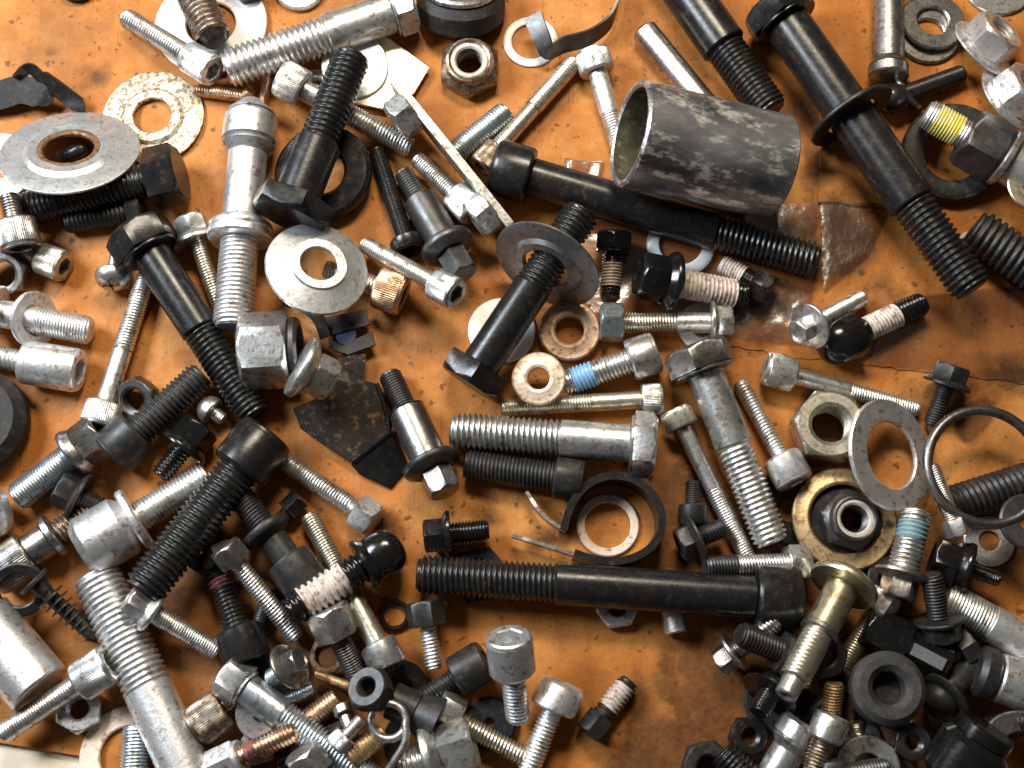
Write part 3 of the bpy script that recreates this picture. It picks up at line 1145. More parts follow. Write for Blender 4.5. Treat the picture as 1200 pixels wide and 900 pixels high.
bolt('long silver socket screw lying under the black hex bolt', 'zinc', (172, 322), (115, 500), 24, ('sock', 44, 28), 95, 23)
bolt('black hex bolt with a blue grey shank above the round screw', 'black_oxide', (300, 488), (158, 268), 43, ('hexw', 82, 36), 118, 46, roll=18)

# ---- the plate, big silver bolt and black bolt in the upper middle
def brass_plate():
    pts = [P(x, y, 0.003) for x, y in [(392, 70), (436, 30), (503, 79), (485, 109), (452, 128), (410, 120)]]
    V, F = slab(pts, 0.0011, 0.0002)
    o = mesh_obj('plate', V, F, 'brass_pale', None, 30)
    own(o, P(450, 80, 0))
    o.name = 'metal_plate'
    tagged(o, 'bright pale brass plate with a sharp corner near the lock nut', 'plate')
    stamp_poly(pts)
nut('silver nut hidden under the bright plate and grey washer', 'zinc', (372, 104), 46, 10, 22)
brass_plate()
rod('rubber_bushing', 'bushing', 'dark rubber bushing with a steel rim at the top edge', 'rubber', (540, 22), (540, -20), [('cyl', 34, 104, {'part': 'rubber_body', 'bev': 0.08}), ('sleeve', 9, 88, {'hole': 60, 'fin': 'zinc', 'part': 'steel_rim'})], z=(1, 42))
nut('brownish lock nut standing alone below the rubber bushing', 'steel_worn', (551, 84), 76, 34, 32, (270, 4), 'nyloc', roll=28)
bolt('large silver hex bolt crossing the top beside the bushing', 'zinc', (264, 82), (484, 6), 46, ('hexw', 66, 27), 124, 48, roll=8)
washer('black split collar lying under the upright black bolt', 'black_oxide', (381, 206), 116, 52, 16, (200, 8), 'flat', name='split_collar', cat='collar')
bolt('silver socket screw passing under the thick black threaded bolt', 'zinc', (482, 174), (328, 90), 26, ('sock', 46, 32), 88, 25)
washer('grey washer behind the tip of the thick black bolt', 'washer_grey', (416, 78), 78, 30, 5, (300, 12))
bolt('thick black hex bolt leaning with its tip on a grey washer', 'black_oxide', (413, 64), (338, 256), 45, ('hex', 96, 24), 112, 54, pf=0.16, roll=4)
bolt('silver socket screw half hidden by the nut plate', 'zinc', (488, 186), (556, 250), 21, ('sock', 38, 32))
bolt('slim black countersunk screw beside the grey shoulder bolt', 'black_oxide', (441, 176), (480, 294), 21, ('sockp', 40, 14), pf=0.13, cat='screw')
rod('shoulder_bolt', 'bolt', 'dark grey shoulder bolt right beside the slim black screw', 'steel_dark', (472, 202), (544, 322),
    [('thread', 34, 24), ('cyl', 3, 30), ('cyl', 56, 41), ('flange', 14, 64, {'d1': 44, 'fin': 'steel_dark'}), ('hex', 26, 38)], group='shouldered bolts')

# nut plate: a strip standing on edge with two nuts
def nut_plate():
    a, b = P(462, 98, 0.012), P(602, 272, 0.010)
    o = root('nut_plate', 'steel strip standing on edge with two welded hex nuts', 'plate')
    o.location = (a + b) / 2
    o.location.z = 0
    ax = (b - a).normalized()
    up = Vector((0.10, -0.30, 0.94)).normalized()
    V, F = sweep([a, a + (b - a) * 0.02, a + (b - a) * 0.5, a + (b - a) * 0.98, b], up, [0.006, 0.011, 0.013, 0.011, 0.006], 0.0027)
    V = [Vector(v) for v in V]
    mesh_obj('strip', [v - o.location for v in V], F, 'steel', o, 30)
    stamp_verts(V, 3)
    nrm = ax.cross(up).normalized()
    if nrm.x > 0:
        nrm = -nrm
    for c in (P(478, 134, 0.011), P(572, 246, 0.011)):
        k = (c - a).dot(ax)
        c0 = a + ax * k + nrm * 0.001 + up * 0.0015
        px = unit_at(c0)
        V, F = m_nut(26 * px, 54 * px, 26 * px)
        q = nrm.to_track_quat('Z', 'Y').to_matrix().to_4x4() @ Matrix.Rotation(math.radians(20), 4, 'Z')
        W = [c0 + (q @ Vector(v)) for v in V]
        mesh_obj('hex_nut', [w - o.location for w in W], F, 'zinc', o)
        stamp_verts(W, 2)
nut_plate()
washer('white ring washer under the bent grey band', 'alloy_white', (622, 50), 65, 45, 4, kind='round')

def bent_band():
    o = root('bent_band', 'bent grey metal band over the white ring washer', 'band')
    o.location = P(690, 40, 0)
    path = smooth_path([P(624, 18, 0.009), P(634, 42, 0.0085), P(643, 60, 0.007), P(662, 52, 0.006), P(690, 44, 0.006), P(712, 28, 0.006), P(722, 8, 0.006), P(727, -20, 0.006)], 6)
    ups = []
    for k in range(len(path)):
        f = min(1, k / 16)
        ups.append(Vector((0.85 * (1 - f) + 0.1 * f, 0.25 * (1 - f) + 0.45 * f, 0.35 * (1 - f) + 0.85 * f)).normalized())
    V, F = sweep(path, ups, 0.0062, 0.0009)
    mesh_obj('band', [v - o.location for v in V], F, 'steel_dark', o, 40)
    stamp_verts(V, 2)
bent_band()
bolt('short bluish silver stud beside the knurled brassy screw', 'zinc_blue', (594, 131), (528, 184), 29, None, pf=0.13)
bolt('yellowish silver screw with a small dark knurled head', 'zinc_yellow', (674, 72), (562, 196), 22, ('sock', 31, 30), 75, 20, hf='steel_worn')
bolt('bright socket screw slipping under the wide sleeve', 'zinc_white', (726, 172), (693, 60), 22, ('sock', 42, 26), 40, 23)
rod('dowel_pin', 'pin', 'plain steel dowel pin leading under the wide sleeve', 'steel', (753, 34), (828, 126), [('cyl', 118, 31, {'part': 'pin', 'bev': 0.12})])
bolt('black bolt end coming from the top edge to the sleeve', 'black_oxide', (903, 132), (782, -40), 46, None, 92, 54, pf=0.13)
washer('white washer under the long black socket screw', 'alloy_white', (797, 288), 80, 50, 5, (90, 4), 'round')
bolt('small black screw with white threads under the long socket screw', 'black_gloss', (845, 309), (904, 342), 24, ('hex', 40, 24), patch=(0, 30, 'lock_white'))
bolt('long black socket screw lying under the wide sleeve', 'black_oxide', (957, 306), (578, 194), 43, ('sockp', 66, 46), 122, 45)

def sleeve():
    rod('sleeve', 'sleeve', 'wide scuffed dark metal sleeve open toward the socket screws', 'sleeve_scuffed', (909, 196), (737, 156), [('sleeve', 190, 125, {'hole': 107, 'part': 'tube', 'inner': 'sleeve_inside'})], roll=40)
sleeve()

# ================================================================== top right
bolt('large black hex bolt passing through a black washer', 'black_oxide', (1140, 340), (906, 4), 48, ('hexw', 92, 30), 118, 55, lift=(30, 4), roll=12, solid=True)
c_, z_ = on_axis('large black hex bolt passing through a black washer', 0.60)
washer('black washer hung round the shank of the large black bolt', 'black_dull', c_, 104, 60, 6, (-62, 86), zc=z_, solid=False)
rod('rivet', 'rivet', 'grey steel rivet hanging down from the top edge', 'steel', (1040, -40), (1041, 92), [('cyl', 112, 37), ('cone', 6, 37, {'d1': 46}), ('cyl', 12, 46, {'part': 'head', 'fin': 'steel'})])
washer('steel washer lying under another at the top edge', 'steel', (1086, 42), 76, 38, 6)
washer('steel washer lying on top of another at the top edge', 'steel', (1092, 27), 76, 37, 6, (70, 4))
washer('pale washer cut by the top edge above the flange nuts', 'zinc', (1168, -18), 84, 40, 5)
bolt('small black screw pointing at the silver flange nuts', 'black_oxide', (1128, 86), (1034, 120), 22, ('dome', 34, 22), pf=0.13, cat='screw')
washer('grey washer round the neck of the small black screw', 'steel', (1062, 108), 50, 24, 6, (25, 50), zc=15)
nut('bright flange nut facing up beside the pair of steel washers', 'zinc_white', (1150, 58), 66, 34, 32, (35, 38), roll=20, flange=84, name='flange_nut')
nut('bright flange nut cut by the picture edge below another', 'zinc_white', (1180, 118), 68, 34, 32, (25, 36), roll=44, flange=88, name='flange_nut')
washer('thick black ring under the yellow tipped fitting', 'rubber', (1114, 182), 118, 66, 18, (240, 10), 'round', name='rubber_ring', cat='ring')
rod('threaded_fitting', 'fitting', 'fitting with a yellow painted thread and dark hex', 'zinc', (1084, 132), (1250, 226),
    [('thread', 12, 36, {'fin': 'zinc_white', 'pf': 0.1}), ('thread', 28, 37, {'fin': 'paint_yellow', 'pf': 0.1, 'taper': False, 'name': 'painted_thread'}), ('thread', 8, 36, {'taper': False, 'pf': .1}),
     ('hex', 44, 76, {'fin': 'steel_dark', 'part': 'hexagon', 'both': True}), ('collar', 8, 70, {'fin': 'zinc'}), ('cyl', 70, 56, {'fin': 'zinc_white'})], roll=10, lift=(2, 0))
washer('pale washer cut by the edge under the yellow tipped fitting', 'brass_pale', (1212, 218), 64, 30, 5)
bolt('blunt black threaded end entering at the edge below the fitting', 'black_dull', (1140, 266), (1240, 336), 52, None, pf=0.17)
V_, F_ = slab([P(x, y, 0.0009) for x, y in [(1122, 276), (1140, 268), (1166, 316), (1152, 324)]], 0.0007, 0.0001)
tagged(own(mesh_obj('metal_strip', V_, F_, 'washer_grey', None, 30), P(1145, 300, 0)), 'small flat grey strip between the two black threaded ends', 'strip')

# ================================================================== centre
bolt('tiny black hex bolt with tan threads near the dark washer', 'black_gloss', (715, 344), (720, 272), 24, ('hexw', 46, 24), 46, 20, patch=(8, 36, 'lock_tan'), roll=28)
bolt('black flange bolt with white coated threads', 'black_gloss', (874, 347), (748, 322), 34, ('hexf', 56, 42, 70), 80, 32, patch=(14, 78, 'lock_white'), roll=30)
washer('pale washer under the silver bolt carrying a nut', 'alloy_white', (822, 383), 58, 26, 4, zc=0.5)
rod('flange_bolt', 'bolt', 'silver flange bolt with a hex nut on its far end', 'zinc', (703, 378), (858, 378),
    [('nut', 28, 48, {'hole': 22, 'fin': 'zinc_blue'}), ('thread', 62, 23, {'fin': 'zinc_yellow', 'taper': False}), ('cyl', 40, 24), ('flange', 8, 52, {'d1': 40}), ('hex', 18, 40, {'dish': .05})], group='flanged bolts strewn over the cardboard', roll=30)
washer('plain white washer under the black bolt with a dark washer', 'alloy_white', (588, 388), 80, 30, 4)
washer('thick coppery ring between the black bolt and silver bolt', 'copper_dull', (667, 390), 72, 34, 15, (260, 3), 'thick', name='bush_ring', cat='ring')
bolt('black hex bolt pushed through a large dark washer', 'black_oxide', (684, 246), (548, 450), 45, ('hex', 84, 26), 108, 46, lift=(30, 0), roll=22, pf=.14)
c_, z_ = on_axis('black hex bolt pushed through a large dark washer', 0.31)
washer('large dark washer threaded on the black hex bolt', 'washer_dark', c_, 128, 54, 5, (243, 70), 'raised', zc=z_, solid=False)
bolt('silver socket screw with blue thread locker on its tip', 'zinc', (660, 450), (770, 412), 31, ('sockp', 50, 34), patch=(12, 38, 'lock_blue'))
bolt('long thin silver socket screw under the pale round spacer', 'zinc_yellow', (588, 478), (777, 467), 22, ('sock', 37, 25), 105, 21, hf='zinc')
washer('pale round spacer with a small bright hole', 'spacer_pale', (631, 445), 62, 26, 10, (265, 4), 'thick', name='spacer', cat='spacer')
bolt('thick silver hex bolt lying above a black socket screw', 'zinc', (529, 504), (769, 522), 43, ('hexw', 78, 30), 128, 44, roll=10)
bolt('black socket screw lying below the thick silver hex bolt', 'black_dull', (545, 544), (684, 564), 36, ('sockp', 50, 34), pf=0.13)
bolt('bright silver hex bolt with a worn dark head', 'zinc', (905, 637), (814, 406), 42, ('hexw', 84, 34), 122, 44, hf='steel', roll=6)
bolt('long slim socket screw between the hex bolt and the spring clamp', 'zinc', (880, 662), (790, 480), 21, ('sock', 40, 24), 98, 20, hf='zinc_yellow')
bolt('pinkish silver screw with a smooth round head', 'zinc_white', (867, 448), (932, 566), 20, ('sockp', 46, 34), pf=.2)
bolt('long slim socket screw running to the oval grey washer', 'zinc', (1076, 480), (896, 431), 20, ('sock', 40, 36), 85, 20)
bolt('silver domed screw with a small hex on its round flange', 'zinc', (1011, 349), (934, 390), 21, ('hexf', 30, 18, 56), lift=(0, 26), roll=14)
bolt('black dome headed bolt with white ringed threads', 'black_gloss', (1082, 355), (962, 410), 29, ('dome', 56, 46), patch=(34, 74, 'lock_white'), name='round_head_bolt')
bolt('short black flange screw above the large wire ring', 'black_dull', (1092, 498), (1118, 428), 22, ('hexf', 44, 26, 56), roll=20)

# ================================================================== right
nut('silver hex nut with a wide coppery mouth', 'zinc_yellow', (966, 506), 88, 46, 46, (180, 4), roll=20)
washer('black washer mostly hidden under the brass ring and smooth headed screw', 'black_oxide', (926, 598), 84, 30, 6, zc=0)
nut('black nut under the head of the teal locked flange bolt', 'black_dull', (1036, 678), 56, 20, 24, roll=14)
washer('thick worn brass ring round a lock nut', 'brass_dirty', (987, 610), 122, 82, 14, (90, 2), 'thick', name='brass_ring', cat='ring')
washer('black rubber disc inside the worn brass ring under the lock nut', 'rubber', (988, 612), 80, 26, 6, name='rubber_disc', cat='disc')
nut('dark lock nut sitting inside the worn brass ring', 'steel_dark', (992, 612), 74, 34, 34, (0, 3), 'nyloc', roll=15)
washer('grey oval looking washer leaning on the brass ring', 'zinc_white', (1041, 534), 132, 78, 6, (0, 31))
bolt('coarse black threaded rod passing through the large wire ring', 'black_dull', (1106, 594), (1240, 552), 44, None, pf=0.17)
washer('flat grey washer with a dark hole under the wire ring', 'washer_grey', (1158, 634), 60, 24, 5)
bolt('small silver hex screw under the large wire ring', 'zinc', (1092, 545), (1124, 628), 18, ('hex', 30, 20))
washer('large dark wire ring cut by the picture edge', 'steel_mid', (1152, 548), 144, 120, 12, (0, 2), 'wire', name='wire_ring', cat='ring')
washer('dark disc at the edge under the large wire ring', 'steel_dark', (1202, 612), 64, 20, 8)
bolt('flange bolt with teal thread locker beside the brass ring', 'zinc', (1075, 598), (1050, 702), 36, ('hexf', 42, 32, 62), patch=(14, 36, 'lock_teal'), hf='steel', roll=8)
bolt('glossy black flange nut bolt below the grey washer', 'black_gloss', (1172, 680), (1092, 652), 18, ('hexf', 56, 46, 62), roll=10)
bolt('thick silver rod end running off at the edge', 'zinc_white', (1106, 700), (1260, 786), 44, None, 60, 45, pf=.09)
bolt('dull black flange screw beside the thick silver rod', 'black_dull', (1092, 672), (1104, 750), 26, ('hexf', 48, 26, 60), roll=10)

# ================================================================== centre bottom
def spring_clamp():
    o = root('spring_clamp', 'black spring hose clamp lying round a pale ring', 'clamp')
    o.location = P(717, 608, 0)
    hz = 0.0058
    c = [(660, 622), (668, 596), (684, 574), (708, 562), (734, 563), (757, 576), (771, 598), (773, 622), (762, 642), (742, 655), (716, 660), (690, 656), (672, 650)]
    path = smooth_path([P(x, y, hz) for x, y in c], 6)
    V, F = sweep(path, Vector((0, 0, 1)), 0.0110, 0.0023)
    mesh_obj('band', [v - o.location for v in V], F, 'black_oxide', o, 40)
    stamp_verts(V, 1)
    for leg in ([(617, 577), (632, 600), (648, 614), (663, 622)], [(600, 628), (630, 637), (655, 645), (674, 651)]):
        path = smooth_path([P(x, y, hz) for x, y in leg], 6)
        V, F = sweep(path, Vector((0, 0, 1)), [0.004] * 4 + [0.005] * (len(path) - 4), 0.0010)
        mesh_obj('leg', [v - o.location for v in V], F, 'steel', o, 40)
washer('pale flat ring lying inside the black spring clamp', 'fibre_pale', (712, 616), 74, 54, 5)
spring_clamp()
bolt('dark socket screw tip beside the spring clamp', 'black_dull', (812, 564), (812, 616), 18, ('sockp', 34, 24), lift=(0, 0))
bolt('black flange screw between spring clamp and slim socket screw', 'black_dull', (848, 618), (796, 640), 24, ('hexf', 44, 22, 66))
bolt('silver bolt with a round head under the slim socket screw', 'zinc', (826, 664), (946, 660), 25, ('hexw', 46, 26), patch=(0, 36, 'steel_dark'), roll=20)
nut('black hex nut under the threads of the longest black screw', 'black_oxide', (561, 674), 72, 14, 40, roll=10)
bolt('small black flange bolt above the longest black screw', 'black_gloss', (573, 621), (497, 629), 26, ('hexf', 44, 32, 56), roll=25)
nut('pale nut corner showing under the longest black screw', 'zinc', (722, 712), 54, 16, 22, roll=8)
rod('hollow_pin', 'pin', 'short silver hollow pin under the longest black screw', 'zinc', (782, 690), (793, 742), [('sleeve', 50, 28, {'hole': 15, 'part': 'tube'})])
bolt('longest black socket screw lying across the lower middle', 'black_oxide', (489, 673), (937, 703), 46, ('sockp', 76, 52), 162, 50, pf=0.14)
bolt('small silver flanged screw under the longest screw head', 'steel', (912, 726), (842, 778), 24, ('hexf', 34, 26, 52), pf=.2)
bolt('black hex bolt in the shade below the longest screw head', 'black_dull', (866, 742), (936, 772), 30, ('hex', 52, 26))

# ================================================================== left middle
bolt('white flanged pin bolt pointing from the edge at the black bolt', 'zinc_white', (107, 388), (-26, 362), 34, ('hexf', 44, 26, 64), 62, 33, pf=0.10, patch=None)
c_, z_ = on_axis('white flanged pin bolt pointing from the edge at the black bolt', 0.52)
washer('bright washer round the white flanged pin bolt', 'zinc_white', c_, 66, 36, 6, (-11, 62), zc=z_, solid=False)
bolt('pinkish socket screw entering from the edge', 'zinc_white', (-30, 414), (94, 435), 27, ('sockp', 52, 66), pf=.18)
washer('thick black rubber disc cut by the picture edge', 'rubber', (-22, 498), 122, 34, 40, (0, 3), 'flat', name='rubber_disc', cat='disc')
nut('dark round nut beside the black socket screw', 'steel_dark', (166, 468), 56, 20, 30, (230, 22), roll=5)
bolt('bluish silver flange bolt beside the rubber disc', 'zinc_blue', (20, 584), (120, 506), 36, ('hexf', 54, 44, 62), hf='steel', pf=.1, roll=15)
bolt('black hex flange screw below the bluish flange bolt', 'black_dull', (128, 600), (68, 570), 26, ('hexf', 44, 30, 60), roll=5)
bolt('tiny silver ball headed screw beside the black bolt tip', 'zinc', (262, 492), (236, 472), 16, ('dome', 34, 18), name='round_head_screw', cat='screw')
bolt('black socket screw pointing at the black hex bolt tip', 'black_dull', (238, 438), (130, 534), 38, ('sockp', 60, 42), pf=.16)
bolt('short black flange screw below the ball headed screw', 'black_gloss', (187, 558), (238, 498), 25, ('hexf', 48, 38, 60), pf=.2, roll=12)
rod('cup_washer', 'cup', 'bright pinkish dome nut cut by the picture edge', 'zinc_white', (-30, 606), (12, 592), [('flange', 14, 84, {'d1': 66}), ('dome', 26, 66)])
rod('shoulder_screw', 'screw', 'worn knurled shoulder screw entering low at the edge', 'steel', (107, 598), (-10, 676),
    [('thread', 44, 31, {'fin': 'steel_worn', 'pf': .17}), ('collar', 9, 54), ('cyl', 26, 40), ('sock', 46, 54)])
washer('black push clip flange beside the worn shoulder screw', 'black_dull', (22, 690), 66, 40, 6, (300, 30), name='clip_flange', cat='ring')
rod('push_clip', 'clip', 'black plastic push clip with barbed stem', 'black_dull', (120, 754), (38, 680), [('cone', 16, 4, {'d1': 22, 'part': 'point'}), ('fins', 64, 38), ('cyl', 14, 20), ('collar', 5, 40)])
washer('black washer under the thick socket screw threads', 'black_oxide', (242, 645), 54, 24, 10)
bolt('silver bolt with a fat smooth white head', 'zinc', (244, 558), (94, 646), 38, ('capf', 74, 78, 78), pf=.12, hf='zinc_white')
bolt('thick black socket screw crossing the fat headed bolt', 'black_oxide', (166, 694), (314, 508), 52, ('sockp', 72, 58), pf=.14)
bolt('small silver flange screw under the thick black socket screw', 'zinc', (254, 764), (150, 700), 24, ('hexf', 36, 34, 50), pf=.13, roll=20)

# clips and nuts under the domed washer
def hinge_clip():
    o = root('spring_clip', 'thin black spring clip below the domed silver washer', 'clip')
    o.location = P(390, 385, 0)
    p = smooth_path([P(332, 352, 0.006), P(352, 356, 0.0065), P(372, 372, 0.006), P(382, 396, 0.004)], 6)
    V, F = sweep(p, Vector((0.5, 0.65, 0.6)).normalized(), 0.0042, 0.0006)
    mesh_obj('spring_arm', [v - o.location for v in V], F, 'steel_dark', o, 40)
    for q in ([(378, 372), (428, 362), (434, 380), (406, 388), (384, 394)], [(384, 396), (400, 405), (436, 388), (440, 404), (408, 416), (390, 410)]):
        V, F = slab([P(x, y, 0.0048) for x, y in q], 0.0012, 0.0002)
        mesh_obj('jaw', [v - o.location for v in V], F, 'black_dull', o, 30)
        stamp_poly([P(x, y, 0.0048) for x, y in q])
    px = unit_at(P(406, 396))
    V, F = m_cyl(0.0030, 24 * px)
    c = P(407, 396, 0.0012)
    mesh_obj('pivot', [Vector(v) + c - o.location for v in V], F, 'plastic_blue', o)
bolt('socket screw with a bronze knurled head beside the domed washer', 'zinc', (381, 315), (474, 347), 24, ('sock', 50, 34), hf='bronze')
hinge_clip()
washer('domed silver washer tilted over a screw', 'washer_grey', (371, 316), 118, 42, 4, (30, 22), 'dished')
bolt('silver socket screw lying beside the bronze knurled head', 'zinc', (426, 286), (535, 345), 21, ('sock', 38, 28))

def bracket():
    o = root('bracket', 'rusty dark bracket plate with a folded lip', 'bracket')
    o.location = P(410, 500, 0)
    z = lambda x, y: 0.0036 + 0.000012 * (520 - y)
    top = [P(x, y, z(x, y)) for x, y in [(396, 418), (429, 414), (427, 445), (442, 450), (450, 474), (458, 505), (412, 543), (380, 522), (352, 502), (343, 478), (376, 464), (392, 446)]]
    V, F = slab(top, 0.0013, 0.0003)
    mesh_obj('plate', [v - o.location for v in V], F, 'rusty_dark', o, 30)
    V, F = m_wire([P(414, 541, 0.0026), P(436, 524, 0.0026), P(459, 505, 0.0026)], 0.0024)
    mesh_obj('fold', [v - o.location for v in V], F, 'black_gloss', o, 40)
    V, F = m_wire(smooth_path([P(441, 450, 0.0038), P(449, 472, 0.0036), P(457, 503, 0.0034)], 4), 0.0018)
    mesh_obj('rolled_edge', [v - o.location for v in V], F, 'black_gloss', o, 40)
    lip = [P(458, 506, 0.0030), P(478, 548, 0.0012), P(457, 573, 0.0012), P(421, 556, 0.0014), P(411, 544, 0.0030)]
    V, F = slab(lip, 0.0011, 0.0003)
    mesh_obj('folded_lip', [v - o.location for v in V], F, 'black_gloss', o, 30)
    stamp_poly(top)
bracket()
rod('hex_nut', 'nut', 'big grey hex nut lying on its side beside the white stud', 'washer_grey', (284, 412), (352, 408), [('nut', 58, 92, {'hole': 50, 'fin': 'zinc', 'part': 'body'}), ('sleeve', 12, 74, {'hole': 50, 'fin': 'steel_dark', 'part': 'collar'})], roll=10, group=GN)
rod('flange_nut', 'nut', 'small silver flange nut on its side by the rusty bracket', 'zinc', (350, 428), (390, 448), [('flange', 16, 76, {'d1': 52}), ('nut', 28, 52, {'hole': 26, 'part': 'body'})], roll=20, group=GN)
rod('shoulder_bolt', 'bolt', 'grey shoulder bolt beside the rusty bracket plate', 'steel_dark', (456, 438), (522, 578),
    [('thread', 46, 28, {'pf': 0.12}), ('cone', 4, 34, {'d1': 44}), ('cyl', 66, 44, {'fin': 'steel_mid'}), ('flange', 13, 70, {'d1': 48}), ('hex', 28, 40, {'fin': 'steel_mid'})], group='shouldered bolts', roll=15)

# ================================================================== lower left
washer('dark steel washer deep under the upturned flange screw', 'steel_dark', (334, 792), 62, 24, 6)
nut('black hex nut deep under the coppery thread stub', 'black_dull', (386, 846), 54, 18, 24, roll=25)
bolt('black bolt deep under the large low hex bolt', 'black_oxide', (330, 900), (412, 862), 26, ('hex', 44, 22))
washer('black rubber disc behind the yellowish hex bolt', 'rubber', (574, 848), 62, 10, 9, name='rubber_disc', cat='disc')
washer('black washer under the bright flange nut bolt', 'black_oxide', (486, 868), 74, 30, 7)
bolt('black hex bolt deep between the wide head and the red banded screw', 'black_dull', (222, 590), (262, 662), 28, ('hex', 46, 20))
bolt('small silver screw lying deep beside the coiled wire', 'zinc', (424, 842), (392, 876), 16, ('sock', 28, 20))
nut('silver hex nut deep under the red threaded bolt', 'steel', (306, 872), 50, 18, 22, roll=17)
bolt('pale hex head at the bottom edge below the low hex bolt', 'zinc', (390, 930), (352, 880), 26, ('hex', 50, 30))
washer('black washer deep under the black plastic plug', 'black_oxide', (470, 806), 64, 26, 6)
bolt('dark thread deep between the red banded screw and small worn head', 'steel_dark', (318, 690), (300, 742), 20, None)
bolt('silver hex bolt running to the black dome headed bolt', 'zinc', (333, 540), (440, 613), 24, ('hex', 46, 26), roll=25)
bolt('small black clip screw above the yellowish bolt', 'black_gloss', (323, 613), (352, 584), 16, ('hex', 30, 22), cat='screw')
bolt('yellowish long socket screw with a pale head under white threads', 'zinc_yellow', (362, 604), (458, 784), 24, ('sockp', 44, 32), 90, 26, hf='zinc')
rod('shoulder_bolt', 'bolt', 'black bolt with a round flange beside white threads', 'black_dull', (278, 576), (366, 694), [('thread', 46, 32, {'pf': .13}), ('flange', 14, 62, {'d1': 34}), ('cyl', 26, 34), ('sockp', 42, 56, {'fin': 'steel_dark'})], group='shouldered bolts')
bolt('silver bolt with a small worn head under black flanged bolt', 'zinc', (348, 748), (262, 640), 22, ('hex', 42, 24), hf='steel', pf=.18)
bolt('black bolt with white threads and a domed flange head', 'black_gloss', (338, 718), (470, 636), 40, ('domef', 56, 54, 66), patch=(20, 78, 'lock_white'), pf=.2)
bolt('dark socket screw with a red band on its thread', 'black_oxide', (253, 664), (292, 778), 31, ('sockp', 56, 42), patch=(16, 27, 'lock_red'), pf=.17)
washer('thin coppery washer round the dark thread of a hex bolt', 'rusty', (384, 768), 44, 30, 4, (200, 20))
bolt('dark threaded bolt with a pale hex head below white threads', 'steel_dark', (424, 802), (382, 712), 28, ('hex', 54, 36), hf='zinc', pf=.12, roll=20)
bolt('thin brassy threaded pin under the dark hex bolt', 'brass_dirty', (370, 790), (428, 811), 11, None, pf=.2, name='threaded_pin', cat='pin')
bolt('flange screw turned up to show its bright hex', 'zinc_blue', (316, 796), (352, 772), 22, ('hexf', 32, 18, 56), hf='steel', lift=(0, 26), roll=10)
bolt('dark thread stub below the upturned flange screw', 'zinc_blue', (368, 806), (318, 830), 20, None)
bolt('coppery thread stub beside the large low hex bolt', 'bronze', (396, 818), (346, 856), 28, None)
bolt('bronze barrel socket head under the large low hex bolt', 'bronze', (290, 808), (228, 854), 24, ('sock', 50, 44), hf='steel_worn')
washer('pale half hidden disc under the large low hex bolt', 'washer_grey', (308, 836), 62, 20, 5, (300, 14))
bolt('bolt with a reddish thread at the bottom edge', 'bronze', (348, 856), (248, 902), 25, ('hexw', 46, 40), hf='zinc_white', pf=.2, patch=(50, 62, 'lock_red'))
bolt('large silver hex bolt pointing down to the bottom edge', 'zinc_blue', (446, 922), (262, 788), 36, ('hexw', 54, 34), 140, 39, hf='zinc', pf=.13, roll=6)
rod('small_pin', 'pin', 'short round tipped steel pin near the coiled wire', 'steel', (414, 864), (400, 828), [('cyl', 26, 15, {'part': 'pin', 'bev': .3}), ('collar', 8, 22)])
bolt('brassy thread stub under the coiled wire', 'brass_dirty', (448, 858), (408, 890), 28, None)
nut('black hex nut touching the coiled wire', 'black_dull', (440, 812), 52, 26, 22, (140, 25), roll=8)
rod('plastic_plug', 'plug', 'black plastic plug between the coiled wire and hex bolt', 'black_dull', (458, 820), (512, 846), [('cyl', 30, 44, {'part': 'body'}), ('cone', 24, 44, {'d1': 60, 'part': 'skirt'})])
def coiled_wire():
    o = root('coiled_wire', 'bright steel wire coiled into an eye at the bottom edge', 'wire')
    o.location = P(455, 845, 0)
    pts = []
    z0 = 0.0150
    for k in range(27):
        a = math.radians(425 - k * 16.9)
        pts.append(P(455 + 21 * math.cos(a), 845 - 21 * math.sin(a), z0 + 0.00008 * k))
    pts += [P(476, 866, z0 + .0022), P(470, 880, z0 + .0016), P(458, 898, z0), P(440, 930, z0 - .003)]
    V, F = m_wire(smooth_path(pts, 3), 8.5 * U)
    mesh_obj('wire', [v - o.location for v in V], F, 'zinc', o, 0)
    stamp_verts(V, 1)
coiled_wire()
bolt('black socket screw beside the pinkish upright socket screw', 'black_dull', (486, 824), (570, 772), 25, ('sockp', 50, 42), pf=.18)
washer('small black ring beside the dark headed hex screw', 'black_oxide', (463, 721), 37, 25, 8, kind='round')
bolt('silver threaded screw with a dark hex head', 'zinc_white', (509, 784), (497, 704), 21, ('hex', 46, 30), hf='steel_dark', pf=.2, lift=(0, 8))
bolt('big bright flange nut bolt cut by the bottom edge', 'zinc', (468, 900), (556, 872), 40, ('hexf', 68, 58, 84), roll=12)
bolt('yellowish hex bolt beside the bright upright screw', 'zinc_yellow', (626, 894), (511, 830), 24, ('hex', 52, 30), hf='zinc', pf=.18, roll=12)
bolt('pinkish knurled socket screw tipped up toward the viewer', 'zinc_white', (607, 844), (596, 745), 29, ('sock', 55, 42), 64, 31, lift=(0, 62), pf=.16)
bolt('bright silver screw with a plain round head at the bottom edge', 'zinc_white', (614, 916), (660, 800), 27, ('sockp', 56, 34), pf=.17)
bolt('small black screw with white threads alone near the bottom', 'black_dull', (738, 798), (689, 860), 26, ('hex', 36, 26), patch=(8, 42, 'lock_white'), pf=.2)

